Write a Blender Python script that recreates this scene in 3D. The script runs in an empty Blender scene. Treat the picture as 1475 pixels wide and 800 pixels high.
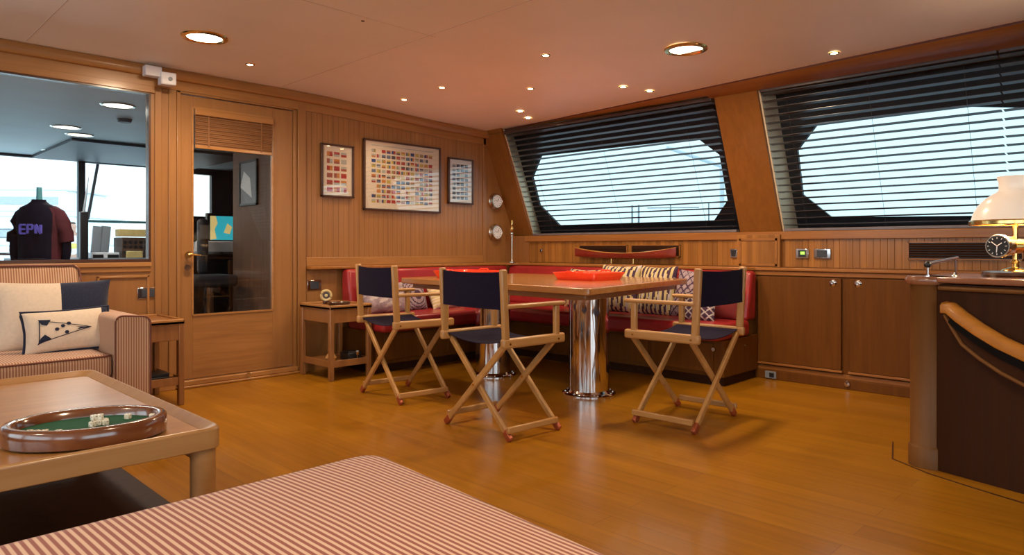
import bpy, bmesh, math, random
from mathutils import Vector, Matrix
random.seed(7)
PI = math.pi
C = bpy.context.scene.collection
# ------------------------------------------------------------------ camera, world, exposure
cam = bpy.data.cameras.new('camera'); camo = bpy.data.objects.new('camera', cam); C.objects.link(camo)
camo.location = (0, 0, 1.0)
camo.rotation_euler = (PI/2, 0, math.radians(44.6) - PI/2)
cam.sensor_width = 36; cam.lens = 990.0/1475*36; cam.shift_y = -42.0/1475
cam.clip_start = 0.05; cam.clip_end = 300
bpy.context.scene.camera = camo
sc = bpy.context.scene
sc.view_settings.view_transform = 'Standard'; sc.view_settings.look = 'None'
sc.view_settings.gamma = 1; sc.view_settings.use_curve_mapping = False
sc.view_settings.exposure = 0.3
W = bpy.data.worlds.new('sky'); sc.world = W; W.use_nodes = True
bg = W.node_tree.nodes['Background']; bg.inputs[0].default_value = (0.74, 0.92, 1.0, 1); bg.inputs[1].default_value = 3.4
WARM = (1.0, 0.76, 0.50)
SPOT_W = 19.0      # small ceiling spots
BIG_W = 24.0       # large round downlights

# ------------------------------------------------------------------ materials
def _m(name):
    m = bpy.data.materials.new(name); m.use_nodes = True
    nt = m.node_tree; b = nt.nodes['Principled BSDF']; return m, nt, b
def N(nt, t, **kw):
    n = nt.nodes.new(t)
    for k, v in kw.items():
        if hasattr(n, k): setattr(n, k, v)
        else: n.inputs[k].default_value = v
    return n
def c4(c): return (c[0], c[1], c[2], 1)
def plain(name, col, rough=0.5, metal=0.0, var=0.12, nscale=18, coat=0.0, emit=None, es=0, bump=0.0, sheen=0):
    m, nt, b = _m(name)
    tc = N(nt, 'ShaderNodeTexCoord'); no = N(nt, 'ShaderNodeTexNoise', Scale=nscale, Detail=4)
    nt.links.new(tc.outputs['Object'], no.inputs['Vector'])
    r = N(nt, 'ShaderNodeValToRGB')
    r.color_ramp.elements[0].position = 0.3; r.color_ramp.elements[1].position = 0.7
    r.color_ramp.elements[0].color = c4([x*(1-var) for x in col]); r.color_ramp.elements[1].color = c4([min(1, x*(1+var)) for x in col])
    nt.links.new(no.outputs['Fac'], r.inputs['Fac']); nt.links.new(r.outputs[0], b.inputs['Base Color'])
    b.inputs['Roughness'].default_value = rough; b.inputs['Metallic'].default_value = metal
    b.inputs['Coat Weight'].default_value = coat; b.inputs['Coat Roughness'].default_value = 0.12
    if sheen: b.inputs['Sheen Weight'].default_value = sheen
    if emit: b.inputs['Emission Color'].default_value = c4(emit); b.inputs['Emission Strength'].default_value = es
    if bump:
        bp = N(nt, 'ShaderNodeBump', Strength=bump, Distance=0.01); nt.links.new(no.outputs['Fac'], bp.inputs['Height']); nt.links.new(bp.outputs[0], b.inputs['Normal'])
    return m
def wood(name, light, dark, axis=0, rough=0.38, coat=0.25, sc_=1.0, boards=None, bw=0.05, bvar=0.25):
    """grain runs along axis; boards = axis across which separate boards change tone"""
    m, nt, b = _m(name)
    tc = N(nt, 'ShaderNodeTexCoord'); mp = N(nt, 'ShaderNodeMapping')
    s = [26*sc_]*3; s[axis] = 1.6*sc_; mp.inputs['Scale'].default_value = s
    nt.links.new(tc.outputs['Object'], mp.inputs['Vector'])
    vec = mp.outputs[0]
    if boards is not None:
        sp = N(nt, 'ShaderNodeSeparateXYZ'); nt.links.new(tc.outputs['Object'], sp.inputs[0])
        dv = N(nt, 'ShaderNodeMath', operation='DIVIDE'); nt.links.new(sp.outputs[boards], dv.inputs[0]); dv.inputs[1].default_value = bw
        fl = N(nt, 'ShaderNodeMath', operation='FLOOR'); nt.links.new(dv.outputs[0], fl.inputs[0])
        wn = N(nt, 'ShaderNodeTexWhiteNoise', noise_dimensions='1D'); nt.links.new(fl.outputs[0], wn.inputs['W'])
        ad = N(nt, 'ShaderNodeVectorMath', operation='MULTIPLY_ADD'); nt.links.new(wn.outputs['Color'], ad.inputs[0]); ad.inputs[1].default_value = (9, 9, 9); nt.links.new(mp.outputs[0], ad.inputs[2])
        vec = ad.outputs[0]
    no = N(nt, 'ShaderNodeTexNoise', Scale=1.0, Detail=6, Roughness=0.62, Distortion=0.4); nt.links.new(vec, no.inputs['Vector'])
    r = N(nt, 'ShaderNodeValToRGB'); r.color_ramp.elements[0].position = 0.28; r.color_ramp.elements[1].position = 0.72
    r.color_ramp.elements[0].color = c4(dark); r.color_ramp.elements[1].color = c4(light)
    nt.links.new(no.outputs['Fac'], r.inputs['Fac']); out = r.outputs[0]
    if boards is not None:
        hs = N(nt, 'ShaderNodeHueSaturation'); mr = N(nt, 'ShaderNodeMapRange'); mr.inputs['To Min'].default_value = 1-bvar; mr.inputs['To Max'].default_value = 1+bvar
        nt.links.new(wn.outputs['Value'], mr.inputs['Value']); nt.links.new(mr.outputs[0], hs.inputs['Value']); nt.links.new(out, hs.inputs['Color']); out = hs.outputs[0]
    nt.links.new(out, b.inputs['Base Color'])
    b.inputs['Roughness'].default_value = rough; b.inputs['Coat Weight'].default_value = coat; b.inputs['Coat Roughness'].default_value = 0.15
    bp = N(nt, 'ShaderNodeBump', Strength=0.06, Distance=0.002); nt.links.new(no.outputs['Fac'], bp.inputs['Height']); nt.links.new(bp.outputs[0], b.inputs['Normal'])
    return m
def stripes(name, a, bcol, axis, period, duty=0.5, rough=0.85, soft=0.12, add=None):
    m, nt, b = _m(name)
    tc = N(nt, 'ShaderNodeTexCoord'); sp = N(nt, 'ShaderNodeSeparateXYZ'); nt.links.new(tc.outputs['Object'], sp.inputs[0])
    src = sp.outputs[axis]
    if add is not None:
        sm = N(nt, 'ShaderNodeMath', operation='ADD'); nt.links.new(src, sm.inputs[0]); nt.links.new(sp.outputs[add], sm.inputs[1]); src = sm.outputs[0]
    dv = N(nt, 'ShaderNodeMath', operation='DIVIDE'); nt.links.new(src, dv.inputs[0]); dv.inputs[1].default_value = period
    fr = N(nt, 'ShaderNodeMath', operation='FRACT'); nt.links.new(dv.outputs[0], fr.inputs[0])
    r = N(nt, 'ShaderNodeValToRGB'); cr = r.color_ramp
    cr.elements[0].position = 0; cr.elements[0].color = c4(a); cr.elements[1].position = 1; cr.elements[1].color = c4(a)
    for p, c in ((duty/2-soft/2, a), (duty/2+soft/2, bcol), (1-duty/2-soft/2, bcol), (1-duty/2+soft/2, a)):
        e = cr.elements.new(max(0.001, min(0.999, p))); e.color = c4(c)
    nt.links.new(fr.outputs[0], r.inputs['Fac']); nt.links.new(r.outputs[0], b.inputs['Base Color'])
    b.inputs['Roughness'].default_value = rough; b.inputs['Sheen Weight'].default_value = 0.15
    no = N(nt, 'ShaderNodeTexNoise', Scale=900, Detail=2); nt.links.new(tc.outputs['Object'], no.inputs['Vector'])
    bp = N(nt, 'ShaderNodeBump', Strength=0.2, Distance=0.001); nt.links.new(no.outputs['Fac'], bp.inputs['Height']); nt.links.new(bp.outputs[0], b.inputs['Normal'])
    return m
def glassmat(name, tint=(0.93, 0.97, 0.98), refl=1.45):
    m, nt, b = _m(name); nt.nodes.remove(b)
    out = nt.nodes['Material Output']; t = N(nt, 'ShaderNodeBsdfTransparent'); t.inputs[0].default_value = c4(tint)
    g = N(nt, 'ShaderNodeBsdfGlossy', Roughness=0.0); mx = N(nt, 'ShaderNodeMixShader'); lw = N(nt, 'ShaderNodeLayerWeight'); pw = N(nt, 'ShaderNodeMath', operation='POWER'); pw.inputs[1].default_value = 5
    nt.links.new(lw.outputs['Facing'], pw.inputs[0]); r0 = ((refl-1)/(refl+1))**2
    fr = N(nt, 'ShaderNodeMath', operation='MULTIPLY_ADD'); fr.inputs[1].default_value = 1-r0; fr.inputs[2].default_value = r0; nt.links.new(pw.outputs[0], fr.inputs[0])
    no = N(nt, 'ShaderNodeTexNoise', Scale=2.0); bp = N(nt, 'ShaderNodeBump', Strength=0.01, Distance=0.005); nt.links.new(no.outputs['Fac'], bp.inputs['Height']); nt.links.new(bp.outputs[0], g.inputs['Normal'])
    nt.links.new(fr.outputs[0], mx.inputs[0]); nt.links.new(t.outputs[0], mx.inputs[1]); nt.links.new(g.outputs[0], mx.inputs[2]); nt.links.new(mx.outputs[0], out.inputs[0])
    return m
def emitm(name, col, s):
    m, nt, b = _m(name); b.inputs['Base Color'].default_value = c4(col); b.inputs['Emission Color'].default_value = c4(col); b.inputs['Emission Strength'].default_value = s; return m
def floormat():
    m, nt, b = _m('teak_floor')
    tc = N(nt, 'ShaderNodeTexCoord'); mp = N(nt, 'ShaderNodeMapping'); mp.inputs['Rotation'].default_value = (0, 0, PI/2)
    nt.links.new(tc.outputs['Object'], mp.inputs['Vector'])
    br = N(nt, 'ShaderNodeTexBrick'); br.offset = 0.37; br.inputs['Color1'].default_value = (0.33, 0.135, 0.006, 1); br.inputs['Color2'].default_value = (0.27, 0.105, 0.005, 1)
    br.inputs['Mortar'].default_value = (0.16, 0.06, 0.012, 1); br.inputs['Scale'].default_value = 1; br.inputs['Mortar Size'].default_value = 0.0012; br.inputs['Mortar Smooth'].default_value = 0.4
    br.inputs['Brick Width'].default_value = 1.9; br.inputs['Row Height'].default_value = 0.115; nt.links.new(mp.outputs[0], br.inputs['Vector'])
    m2 = N(nt, 'ShaderNodeMapping'); m2.inputs['Scale'].default_value = (34, 1.4, 1); nt.links.new(tc.outputs['Object'], m2.inputs['Vector'])
    no = N(nt, 'ShaderNodeTexNoise', Scale=1.0, Detail=6, Roughness=0.6); nt.links.new(m2.outputs[0], no.inputs['Vector'])
    hs = N(nt, 'ShaderNodeHueSaturation'); mr = N(nt, 'ShaderNodeMapRange'); mr.inputs['To Min'].default_value = 0.62; mr.inputs['To Max'].default_value = 1.38
    nt.links.new(no.outputs['Fac'], mr.inputs['Value']); nt.links.new(mr.outputs[0], hs.inputs['Value']); nt.links.new(br.outputs['Color'], hs.inputs['Color'])
    nt.links.new(hs.outputs[0], b.inputs['Base Color']); b.inputs['Roughness'].default_value = 0.3; b.inputs['Coat Weight'].default_value = 0.2; b.inputs['Coat Roughness'].default_value = 0.1; b.inputs['Specular IOR Level'].default_value = 0.2
    return m
OAK_L, OAK_D = (0.33, 0.148, 0.044), (0.265, 0.112, 0.031)
M = {}
M['wall_x'] = wood('panel_oak_vertical', OAK_L, OAK_D, 2)
M['wall_h'] = wood('panel_oak_horizontal_x', (0.38, 0.17, 0.05), (0.24, 0.10, 0.028), 0)
M['wall_hy'] = wood('panel_oak_horizontal_y', OAK_L, OAK_D, 1)
M['bead_x'] = wood('beadboard_x', (0.34, 0.152, 0.045), (0.28, 0.12, 0.033), 2, boards=0, bw=0.0501, bvar=0.07)
M['bead_y'] = wood('beadboard_y', (0.35, 0.145, 0.03), (0.25, 0.095, 0.018), 2, boards=1, bw=0.0451, bvar=0.22)
M['cab'] = wood('cabinet_teak', (0.15, 0.050, 0.004), (0.105, 0.033, 0.002), 2, rough=0.55, coat=0.0)
M['pillar'] = wood('pillar_teak', (0.27, 0.10, 0.018), (0.21, 0.075, 0.013), 2, rough=0.45, coat=0.1)
M['trim_y'] = wood('trim_teak_y', (0.36, 0.145, 0.035), (0.25, 0.09, 0.02), 1)
M['trim_x'] = wood('trim_teak_x', (0.42, 0.19, 0.055), (0.29, 0.12, 0.03), 0)
M['desk'] = wood('desk_mahogany', (0.045, 0.012, 0.002), (0.028, 0.007, 0.001), 2, rough=0.65, coat=0.0)
M['column'] = wood('column_teak', (0.17, 0.07, 0.018), (0.13, 0.052, 0.013), 2, rough=0.5, coat=0.03)
M['desk_top'] = wood('desk_top_wood', (0.30, 0.12, 0.06), (0.20, 0.075, 0.035), 1, rough=0.22, coat=0.6)
M['gold'] = wood('handrail_wood', (0.50, 0.20, 0.028), (0.36, 0.13, 0.016), 1, rough=0.35, coat=0.3)
M['chair'] = wood('beech_wood', (0.49, 0.25, 0.08), (0.36, 0.165, 0.045), 2, rough=0.4, coat=0.2)
M['chair_y'] = wood('beech_wood_rail', (0.49, 0.25, 0.08), (0.36, 0.165, 0.045), 1, rough=0.4, coat=0.2)
M['chair_x'] = wood('beech_wood_rung', (0.49, 0.25, 0.08), (0.36, 0.165, 0.045), 0, rough=0.4, coat=0.2)
M['copper'] = plain('copper_tip', (0.38, 0.09, 0.035), 0.35, 0.5)
M['table'] = wood('table_top_teak', (0.46, 0.20, 0.06), (0.33, 0.13, 0.035), 1, rough=0.2, coat=0.7)
M['tableedge'] = wood('table_edge_teak', (0.36, 0.17, 0.07), (0.26, 0.11, 0.04), 1, rough=0.3, coat=0.3)
M['coffee'] = wood('coffee_table_wood', (0.44, 0.20, 0.055), (0.32, 0.135, 0.032), 0, rough=0.3, coat=0.35)
M['coffee_rim'] = wood('coffee_rim_wood', (0.42, 0.22, 0.08), (0.33, 0.155, 0.05), 0, rough=0.35, coat=0.25)
M['sidew'] = wood('side_table_wood', (0.30, 0.125, 0.036), (0.21, 0.082, 0.022), 2, rough=0.4)
M['darkwood'] = wood('dark_walnut', (0.075, 0.027, 0.012), (0.04, 0.014, 0.007), 0, rough=0.3, coat=0.5)
M['traywood'] = wood('tray_walnut', (0.19, 0.06, 0.018), (0.10, 0.028, 0.01), 0, rough=0.16, coat=0.9)
M['blindwood'] = wood('woven_shade', (0.24, 0.10, 0.03), (0.15, 0.06, 0.02), 0, rough=0.7, coat=0, sc_=2.2)
M['slat'] = wood('blind_slat_wenge', (0.085, 0.062, 0.060), (0.050, 0.036, 0.034), 1, rough=0.33, coat=0.3)
M['floor'] = floormat()
M['ceiling'] = plain('ceiling_vinyl', (0.90, 0.84, 0.77), 0.45, var=0.03, nscale=2)
M['chrome'] = plain('chrome', (0.66, 0.62, 0.62), 0.07, 1.0, var=0.02)
M['brass'] = plain('brass', (0.75, 0.50, 0.18), 0.2, 1.0, var=0.05)
M['nickel'] = plain('nickel', (0.62, 0.56, 0.48), 0.25, 1.0, var=0.05)
M['navy'] = plain('navy_canvas', (0.010, 0.007, 0.020), 0.95, var=0.25, nscale=120, bump=0.15)
M['navycush'] = plain('navy_cotton', (0.016, 0.019, 0.042), 0.85, var=0.2, nscale=90, sheen=0.2)
M['cream'] = plain('cream_cotton', (0.66, 0.52, 0.40), 0.9, var=0.05, nscale=60, sheen=0.2)
M['red'] = plain('red_leather', (0.30, 0.016, 0.018), 0.34, var=0.15, nscale=9, coat=0.15, bump=0.05)
M['redtray'] = plain('red_lacquer', (0.95, 0.05, 0.015), 0.25, var=0.03, coat=0.6)
M['white'] = plain('white_paint', (0.78, 0.78, 0.80), 0.4, var=0.02)
M['offwhite'] = plain('white_plastic', (0.62, 0.58, 0.60), 0.5, var=0.02)
M['paper'] = plain('chart_paper', (0.86, 0.74, 0.58), 0.8, var=0.03, nscale=4)
M['paperw'] = plain('white_paper', (0.86, 0.84, 0.82), 0.8, var=0.03, nscale=4)
M['frame'] = wood('picture_frame_wood', (0.075, 0.027, 0.012), (0.045, 0.016, 0.008), 0, rough=0.35)
M['blindrail'] = plain('blind_rail_highlight', (0.16, 0.13, 0.14), 0.35)  # paler than the slats: the bottom rail's highlight put into its colour
M['slot_shade'] = plain('matt_black', (0.006, 0.005, 0.005), 1.0, var=0.1)
M['black'] = plain('black_plastic', (0.012, 0.012, 0.014), 0.4, var=0.1)
M['hullblack'] = plain('window_surround_black', (0.012, 0.012, 0.018), 0.5, var=0.15)
M['reveal'] = plain('window_reveal_cream', (0.80, 0.62, 0.42), 0.6, var=0.04)
M['felt'] = plain('green_felt', (0.006, 0.085, 0.04), 0.95, var=0.15, nscale=200)
M['ivory'] = plain('ivory_dice', (0.80, 0.74, 0.60), 0.4, var=0.04)
M['palegrey'] = plain('pale_grey_glass', (0.45, 0.50, 0.52), 0.3)
M['grey'] = plain('grey_panel', (0.22, 0.24, 0.27), 0.5, var=0.05)
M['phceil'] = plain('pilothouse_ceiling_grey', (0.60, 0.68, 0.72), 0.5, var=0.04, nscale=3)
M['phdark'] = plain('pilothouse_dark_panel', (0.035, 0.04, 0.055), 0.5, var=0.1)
M['phconsole'] = plain('console_black', (0.02, 0.017, 0.015), 0.35, var=0.1)
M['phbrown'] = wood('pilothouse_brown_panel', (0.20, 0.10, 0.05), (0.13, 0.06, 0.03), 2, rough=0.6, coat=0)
M['shirt'] = plain('navy_shirt', (0.012, 0.010, 0.022), 0.85, var=0.25, nscale=14)
M['shirtred'] = plain('maroon_shirt', (0.10, 0.012, 0.02), 0.85, var=0.2, nscale=14)
M['purple'] = plain('violet_print', (0.22, 0.16, 0.75), 0.7, var=0.05)
M['yellow'] = plain('yellow_cloth', (0.75, 0.62, 0.16), 0.8)
M['skin'] = plain('skin', (0.55, 0.30, 0.22), 0.6)
M['glass'] = glassmat('window_glass')
M['glasstint'] = glassmat('tinted_window_glass', (0.275, 0.33, 0.335))
M['glassfront'] = glassmat('front_window_glass', (0.62, 0.62, 0.62))
M['glassdark'] = glassmat('door_glass', (0.80, 0.76, 0.72))
M['picglass'] = glassmat('picture_glass', (0.97, 0.97, 0.97), 1.9)
M['lampglow'] = emitm('downlight_glow', (1.0, 0.86, 0.62), 9)
M['spotglow'] = emitm('spot_glow', (1.0, 0.80, 0.50), 14)
M['coolglow'] = emitm('cool_glow', (1.0, 0.86, 0.70), 2.2)
M['milk'] = plain('milk_glass', (0.85, 0.78, 0.70), 0.25, var=0.01, emit=(1.0, 0.72, 0.50), es=0.22)
M['screen_c'] = emitm('chart_screen_cyan', (0.04, 0.50, 0.66), 0.8)
M['screen_y'] = emitm('chart_screen_yellow', (0.75, 0.62, 0.25), 0.8)
M['lcd'] = emitm('green_display', (0.35, 0.8, 0.1), 0.8)
M['silver'] = plain('silvery_dial', (0.80, 0.82, 0.86), 0.5, var=0.02)
M['clear'] = glassmat('clear_glass', (0.9, 0.93, 0.93))
M['stripe_ott'] = stripes('red_cream_ticking', (0.25, 0.058, 0.036), (0.62, 0.42, 0.30), 0, 0.0150, 0.52)
M['stripe_sofa_x'] = stripes('tan_ticking_x', (0.30, 0.115, 0.06), (0.56, 0.36, 0.22), 0, 0.0125, 0.5)
M['stripe_arm'] = stripes('tan_ticking_arm', (0.30, 0.115, 0.06), (0.56, 0.36, 0.22), 0, 0.0125, 0.5, add=1)
M['stripe_sofa_y'] = stripes('tan_ticking_y', (0.25, 0.085, 0.045), (0.60, 0.40, 0.25), 1, 0.0135, 0.5)
M['piping'] = plain('brown_piping', (0.16, 0.05, 0.03), 0.8)
M['lavender'] = plain('lavender_cotton', (0.30, 0.22, 0.25), 0.9, var=0.25, nscale=30)
M['lavlight'] = plain('pale_lilac', (0.48, 0.40, 0.38), 0.9)
M['purpledk'] = plain('dark_plum', (0.05, 0.02, 0.05), 0.9)
M['tan'] = plain('tan_cotton', (0.55, 0.40, 0.20), 0.9)
M['paleyel'] = plain('pale_yellow_cotton', (0.55, 0.42, 0.20), 0.9)
M['maroon'] = plain('maroon_cotton', (0.17, 0.012, 0.012), 0.8)
M['canoe'] = plain('canoe_red_varnish', (0.20, 0.022, 0.012), 0.2, coat=0.7)
M['wicker'] = plain('brown_cabinet', (0.060, 0.030, 0.018), 0.6)
M['tanbox'] = plain('tan_box', (0.62, 0.46, 0.18), 0.7)
M['teal'] = plain('teal_edge', (0.15, 0.45, 0.48), 0.5)
M['water'] = plain('harbour_water', (0.35, 0.50, 0.58), 0.2)
M['boat'] = plain('white_gelcoat', (0.80, 0.85, 0.88), 0.4, var=0.03)

for k_ in ('cab', 'desk', 'column', 'pillar', 'bead_y', 'trim_y'): M[k_].node_tree.nodes['Principled BSDF'].inputs['Specular IOR Level'].default_value = 0.22
for k_ in ('navy', 'slot_shade', 'navycush', 'shirt'): M[k_].node_tree.nodes['Principled BSDF'].inputs['Specular IOR Level'].default_value = 0.12

# ------------------------------------------------------------------ mesh builder
class MB:
    def __init__(s): s.v = []; s.f = []; s.mi = []; s.cur = 0
    def add(s, vs, fs):
        n = len(s.v); s.v += [Vector(p) for p in vs]
        for f in fs: s.f.append([i+n for i in f]); s.mi.append(s.cur)
        return s
    def mat(s, i): s.cur = i; return s
    def box(s, x0, x1, y0, y1, z0, z1):
        a = [(x, y, z) for x in (x0, x1) for y in (y0, y1) for z in (z0, z1)]
        return s.add(a, [(0,1,3,2),(4,6,7,5),(0,4,5,1),(2,3,7,6),(0,2,6,4),(1,5,7,3)])
    def hexa(s, p):   # 8 points: bottom 4 ccw, top 4 ccw
        return s.add(p, [(3,2,1,0),(4,5,6,7),(0,1,5,4),(1,2,6,5),(2,3,7,6),(3,0,4,7)])
    def quad(s, a, b, c, d): return s.add([a,b,c,d], [(0,1,2,3)])
    def prism(s, poly, z0, z1, T=None):
        n = len(poly); T = T or (lambda a, b, c: (a, b, c))
        vs = [T(x, y, z0) for x, y in poly] + [T(x, y, z1) for x, y in poly]
        return s.add(vs, [list(range(n))[::-1], list(range(n, 2*n))] + [(i, (i+1) % n, n+(i+1) % n, n+i) for i in range(n)])
    def tube(s, p0, p1, r0, r1=None, n=12, flat=None, up=None):
        p0, p1 = Vector(p0), Vector(p1); r1 = r0 if r1 is None else r1
        d = (p1-p0).normalized(); u = Vector(up) if up else (Vector((0,0,1)) if abs(d.z) < 0.9 else Vector((1,0,0)))
        a = d.cross(u).normalized(); b = a.cross(d).normalized(); fl = flat or 1
        vs = []
        for p, r in ((p0, r0), (p1, r1)):
            for i in range(n):
                t = 2*PI*i/n; vs.append(p+a*math.cos(t)*r+b*math.sin(t)*r*fl)
        return s.add(vs, [list(range(n))[::-1], list(range(n, 2*n))] + [(i, (i+1) % n, n+(i+1) % n, n+i) for i in range(n)])
    def bar(s, p0, p1, w, h, up=(0,0,1)):   # rectangular bar, w across, h along up
        p0, p1 = Vector(p0), Vector(p1); d = (p1-p0).normalized(); a = d.cross(Vector(up)).normalized(); b = a.cross(d).normalized()
        vs = [p+a*i*w/2+b*j*h/2 for p in (p0, p1) for i, j in ((-1,-1),(1,-1),(1,1),(-1,1))]
        return s.add(vs, [(3,2,1,0),(4,5,6,7),(0,1,5,4),(1,2,6,5),(2,3,7,6),(3,0,4,7)])
    def lathe(s, prof, c=(0,0,0), n=32, axis=2, dir=1):
        vs = []; fs = []; c = Vector(c); k = len(prof)
        for i in range(n):
            t = 2*PI*i/n
            for r, h in prof:
                a, b = r*math.cos(t), r*math.sin(t)*dir
                p = {2: (a, b, h), 1: (a, h, b), 0: (h, a, b)}[axis]; vs.append(c+Vector(p))
        for i in range(n):
            for j in range(k-1):
                fs.append((i*k+j, ((i+1) % n)*k+j, ((i+1) % n)*k+j+1, i*k+j+1))
        return s.add(vs, fs)
    def path(s, pts, r, n=10, closed=False, sec=None):
        pts = [Vector(p) for p in pts]; m = len(pts); vs = []
        for i, p in enumerate(pts):
            if closed: d = pts[(i+1) % m]-pts[i-1]
            else: d = pts[min(i+1, m-1)]-pts[max(i-1, 0)]
            d.normalize(); u = Vector((0,0,1)) if abs(d.z) < 0.95 else Vector((1,0,0))
            a = d.cross(u).normalized(); b = a.cross(d).normalized()
            if sec:
                for (q, w) in sec: vs.append(p+a*q+b*w)
            else:
                rr = r[i] if isinstance(r, (list, tuple)) else r
                for k in range(n): t = 2*PI*k/n; vs.append(p+a*math.cos(t)*rr+b*math.sin(t)*rr)
        n = len(sec) if sec else n; fs = []
        for i in range(m if closed else m-1):
            for k in range(n): fs.append((i*n+k, i*n+(k+1) % n, ((i+1) % m)*n+(k+1) % n, ((i+1) % m)*n+k))
        if not closed: fs += [list(range(n))[::-1], list(range((m-1)*n, m*n))]
        return s.add(vs, fs)
    def build(s, name, mats, parent=None, bevel=0, seg=2, smooth=40, subsurf=0):
        if not isinstance(mats, (list, tuple)): mats = [mats]
        lo = Vector([min(v[i] for v in s.v) for i in range(3)]); hi = Vector([max(v[i] for v in s.v) for i in range(3)])
        c = Vector(((lo.x+hi.x)/2, (lo.y+hi.y)/2, lo.z))
        me = bpy.data.meshes.new(name); me.from_pydata([v-c for v in s.v], [], s.f)
        for m in mats: me.materials.append(m)
        me.polygons.foreach_set('material_index', s.mi); me.update()
        bm = bmesh.new(); bm.from_mesh(me); bmesh.ops.recalc_face_normals(bm, faces=bm.faces); bm.to_mesh(me); bm.free()
        if smooth: me.shade_smooth(); me.set_sharp_from_angle(angle=math.radians(smooth))
        o = bpy.data.objects.new(name, me); C.objects.link(o); o.location = c
        if parent is not None:
            pc = Vector(parent.get('_c', (0,0,0))); o.parent = parent; o.location = c-pc
        o['_c'] = list(c)
        if bevel:
            b = o.modifiers.new('bevel', 'BEVEL'); b.width = bevel; b.segments = seg; b.limit_method = 'ANGLE'; b.angle_limit = math.radians(40)
        if subsurf:
            b = o.modifiers.new('sub', 'SUBSURF'); b.levels = subsurf; b.render_levels = subsurf
        return o
def tag(o, label=None, cat=None, group=None, kind=None):
    if label: o['label'] = label
    if cat: o['category'] = cat
    if group: o['group'] = group
    if kind: o['kind'] = kind
    return o
def thing(name, loc, label, cat, group=None):
    o = bpy.data.objects.new(name, None); C.objects.link(o); o.location = loc; o['_c'] = list(loc); o.empty_display_size = 0.1
    return tag(o, label, cat, group)
def struct(o): o['kind'] = 'structure'; return o
def copy_tree(o, parent=None):
    c = o.copy(); C.objects.link(c)
    if parent is not None: c.parent = parent
    for ch in list(o.children): copy_tree(ch, c)
    return c
B = MB

# ------------------------------------------------------------------ shell
YL = 5.12; XR = 5.15
def zc(x): # cambered ceiling height
    t = max(0, min(1, (x-2.6)/2.2)); return 2.26-0.07*t*t*(3-2*t)
def xe(y): return 4.40+0.093*y
struct(B().box(-3.2, 5.3, -3.6, YL+0.15, -0.06, 0).build('floor', M['floor'], smooth=0))
b = B()
xs = [-3.2, -1, 1, 2.6, 2.9, 3.2, 3.5, 3.8, 4.1]
for j, (ya, yb) in enumerate([(-3.6, 0), (0, 2.6), (2.6, YL+0.1)]):
    row = lambda y: [(x, y, zc(x)) for x in xs] + [(xe(y), y, zc(xe(y)))]
    a, c = row(ya), row(yb)
    for i in range(len(a)-1):
        b.quad(a[i], a[i+1], c[i+1], c[i])
        b.quad(*[(p[0], p[1], p[2]+0.05) for p in (a[i], a[i+1], c[i+1], c[i])])
ce = struct(b.build('ceiling', M['ceiling']))
# panel joints of the ceiling
b = B()
for x in (0.9, 2.55): b.box(x-0.0015, x+0.0015, -3.5, YL-0.1, zc(x)-0.0012, zc(x)+0.002)
for y in (1.35, 3.2): b.box(-3.1, 2.6, y-0.0015, y+0.0015, 2.2588, 2.262)
struct(b.build('trim_1', plain('ceiling_joint_line', (0.55, 0.46, 0.42), 0.6), ce))
# left wall (bulkhead) : openings for the pilothouse window and the door
WX0, WX1, WZ0, WZ1 = -1.6, 1.63, 0.905, 2.075
DX0, DX1, DZ1 = 1.80, 2.72, 2.13
wl = B()
wl.box(-3.2, WX0, YL, YL+0.1, 0, 2.3); wl.box(WX0, WX1, YL, YL+0.1, 0, WZ0); wl.box(WX0, WX1, YL, YL+0.1, WZ1, 2.3)
wl.box(WX1, DX0, YL, YL+0.1, 0, 2.3); wl.box(DX0, DX1, YL, YL+0.1, DZ1, 2.3); wl.box(DX1, 5.40, YL, YL+0.1, 0, 2.3)
wl = struct(wl.build('wall_left', M['wall_x'], smooth=0))
# boarded panelling with V grooves
def bead(axis, a0, a1, z0, z1, base, out, pitch, mat, parent):
    b = B(); n = max(1, round((a1-a0)/pitch)); p = (a1-a0)/n; g = 0.0018; t = 0.0035
    prof = []
    for i in range(n):
        s = a0+i*p; prof += [(s, 0.0), (s+g, t), (s+p-g, t)]
    prof.append((a1, 0.0))
    vs = []
    for a, d in prof:
        for z in (z0, z1):
            vs.append((a, base+out*d, z) if axis == 0 else (base+out*d, a, z))
    fs = [(2*i, 2*i+2, 2*i+3, 2*i+1) for i in range(len(prof)-1)]
    b.add(vs, fs)
    return struct(b.build('trim_2', mat, parent, smooth=0))
bead(0, 2.80, 4.76, 0.90, 2.12, YL-0.002, -1, 0.05, M['bead_x'], wl)
bead(0, 2.80, 4.76, 0.05, 0.82, YL-0.002, -1, 0.3, M['wall_x'], wl)
b = B(); b.box(2.725, 2.795, YL-0.022, YL, 0, 2.16); b.box(4.76, 4.80, YL-0.02, YL, 0.85, 2.12); b.box(1.655, 1.70, YL-0.012, YL, 0, 2.13); b.box(1.745, 1.798, YL-0.012, YL, 0, 2.13)
struct(b.build('trim_3', M['wall_x'], wl, bevel=0.004))
b = B(); b.box(2.80, 4.76, YL-0.016, YL, 0.855, 0.925)     # rail above the dado ledge
b.box(-3.0, 1.63, YL-0.012, YL, 0.84, 0.875); b.box(1.30, 1.62, YL-0.014, YL, 0.80, 0.815); b.box(1.30, 1.62, YL-0.014, YL, 0.50, 0.515)
b.box(1.30, 1.315, YL-0.014, YL, 0.50, 0.815); b.box(1.605, 1.62, YL-0.014, YL, 0.50, 0.815)
struct(b.build('trim_4', M['trim_x'], wl, bevel=0.003))
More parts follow.
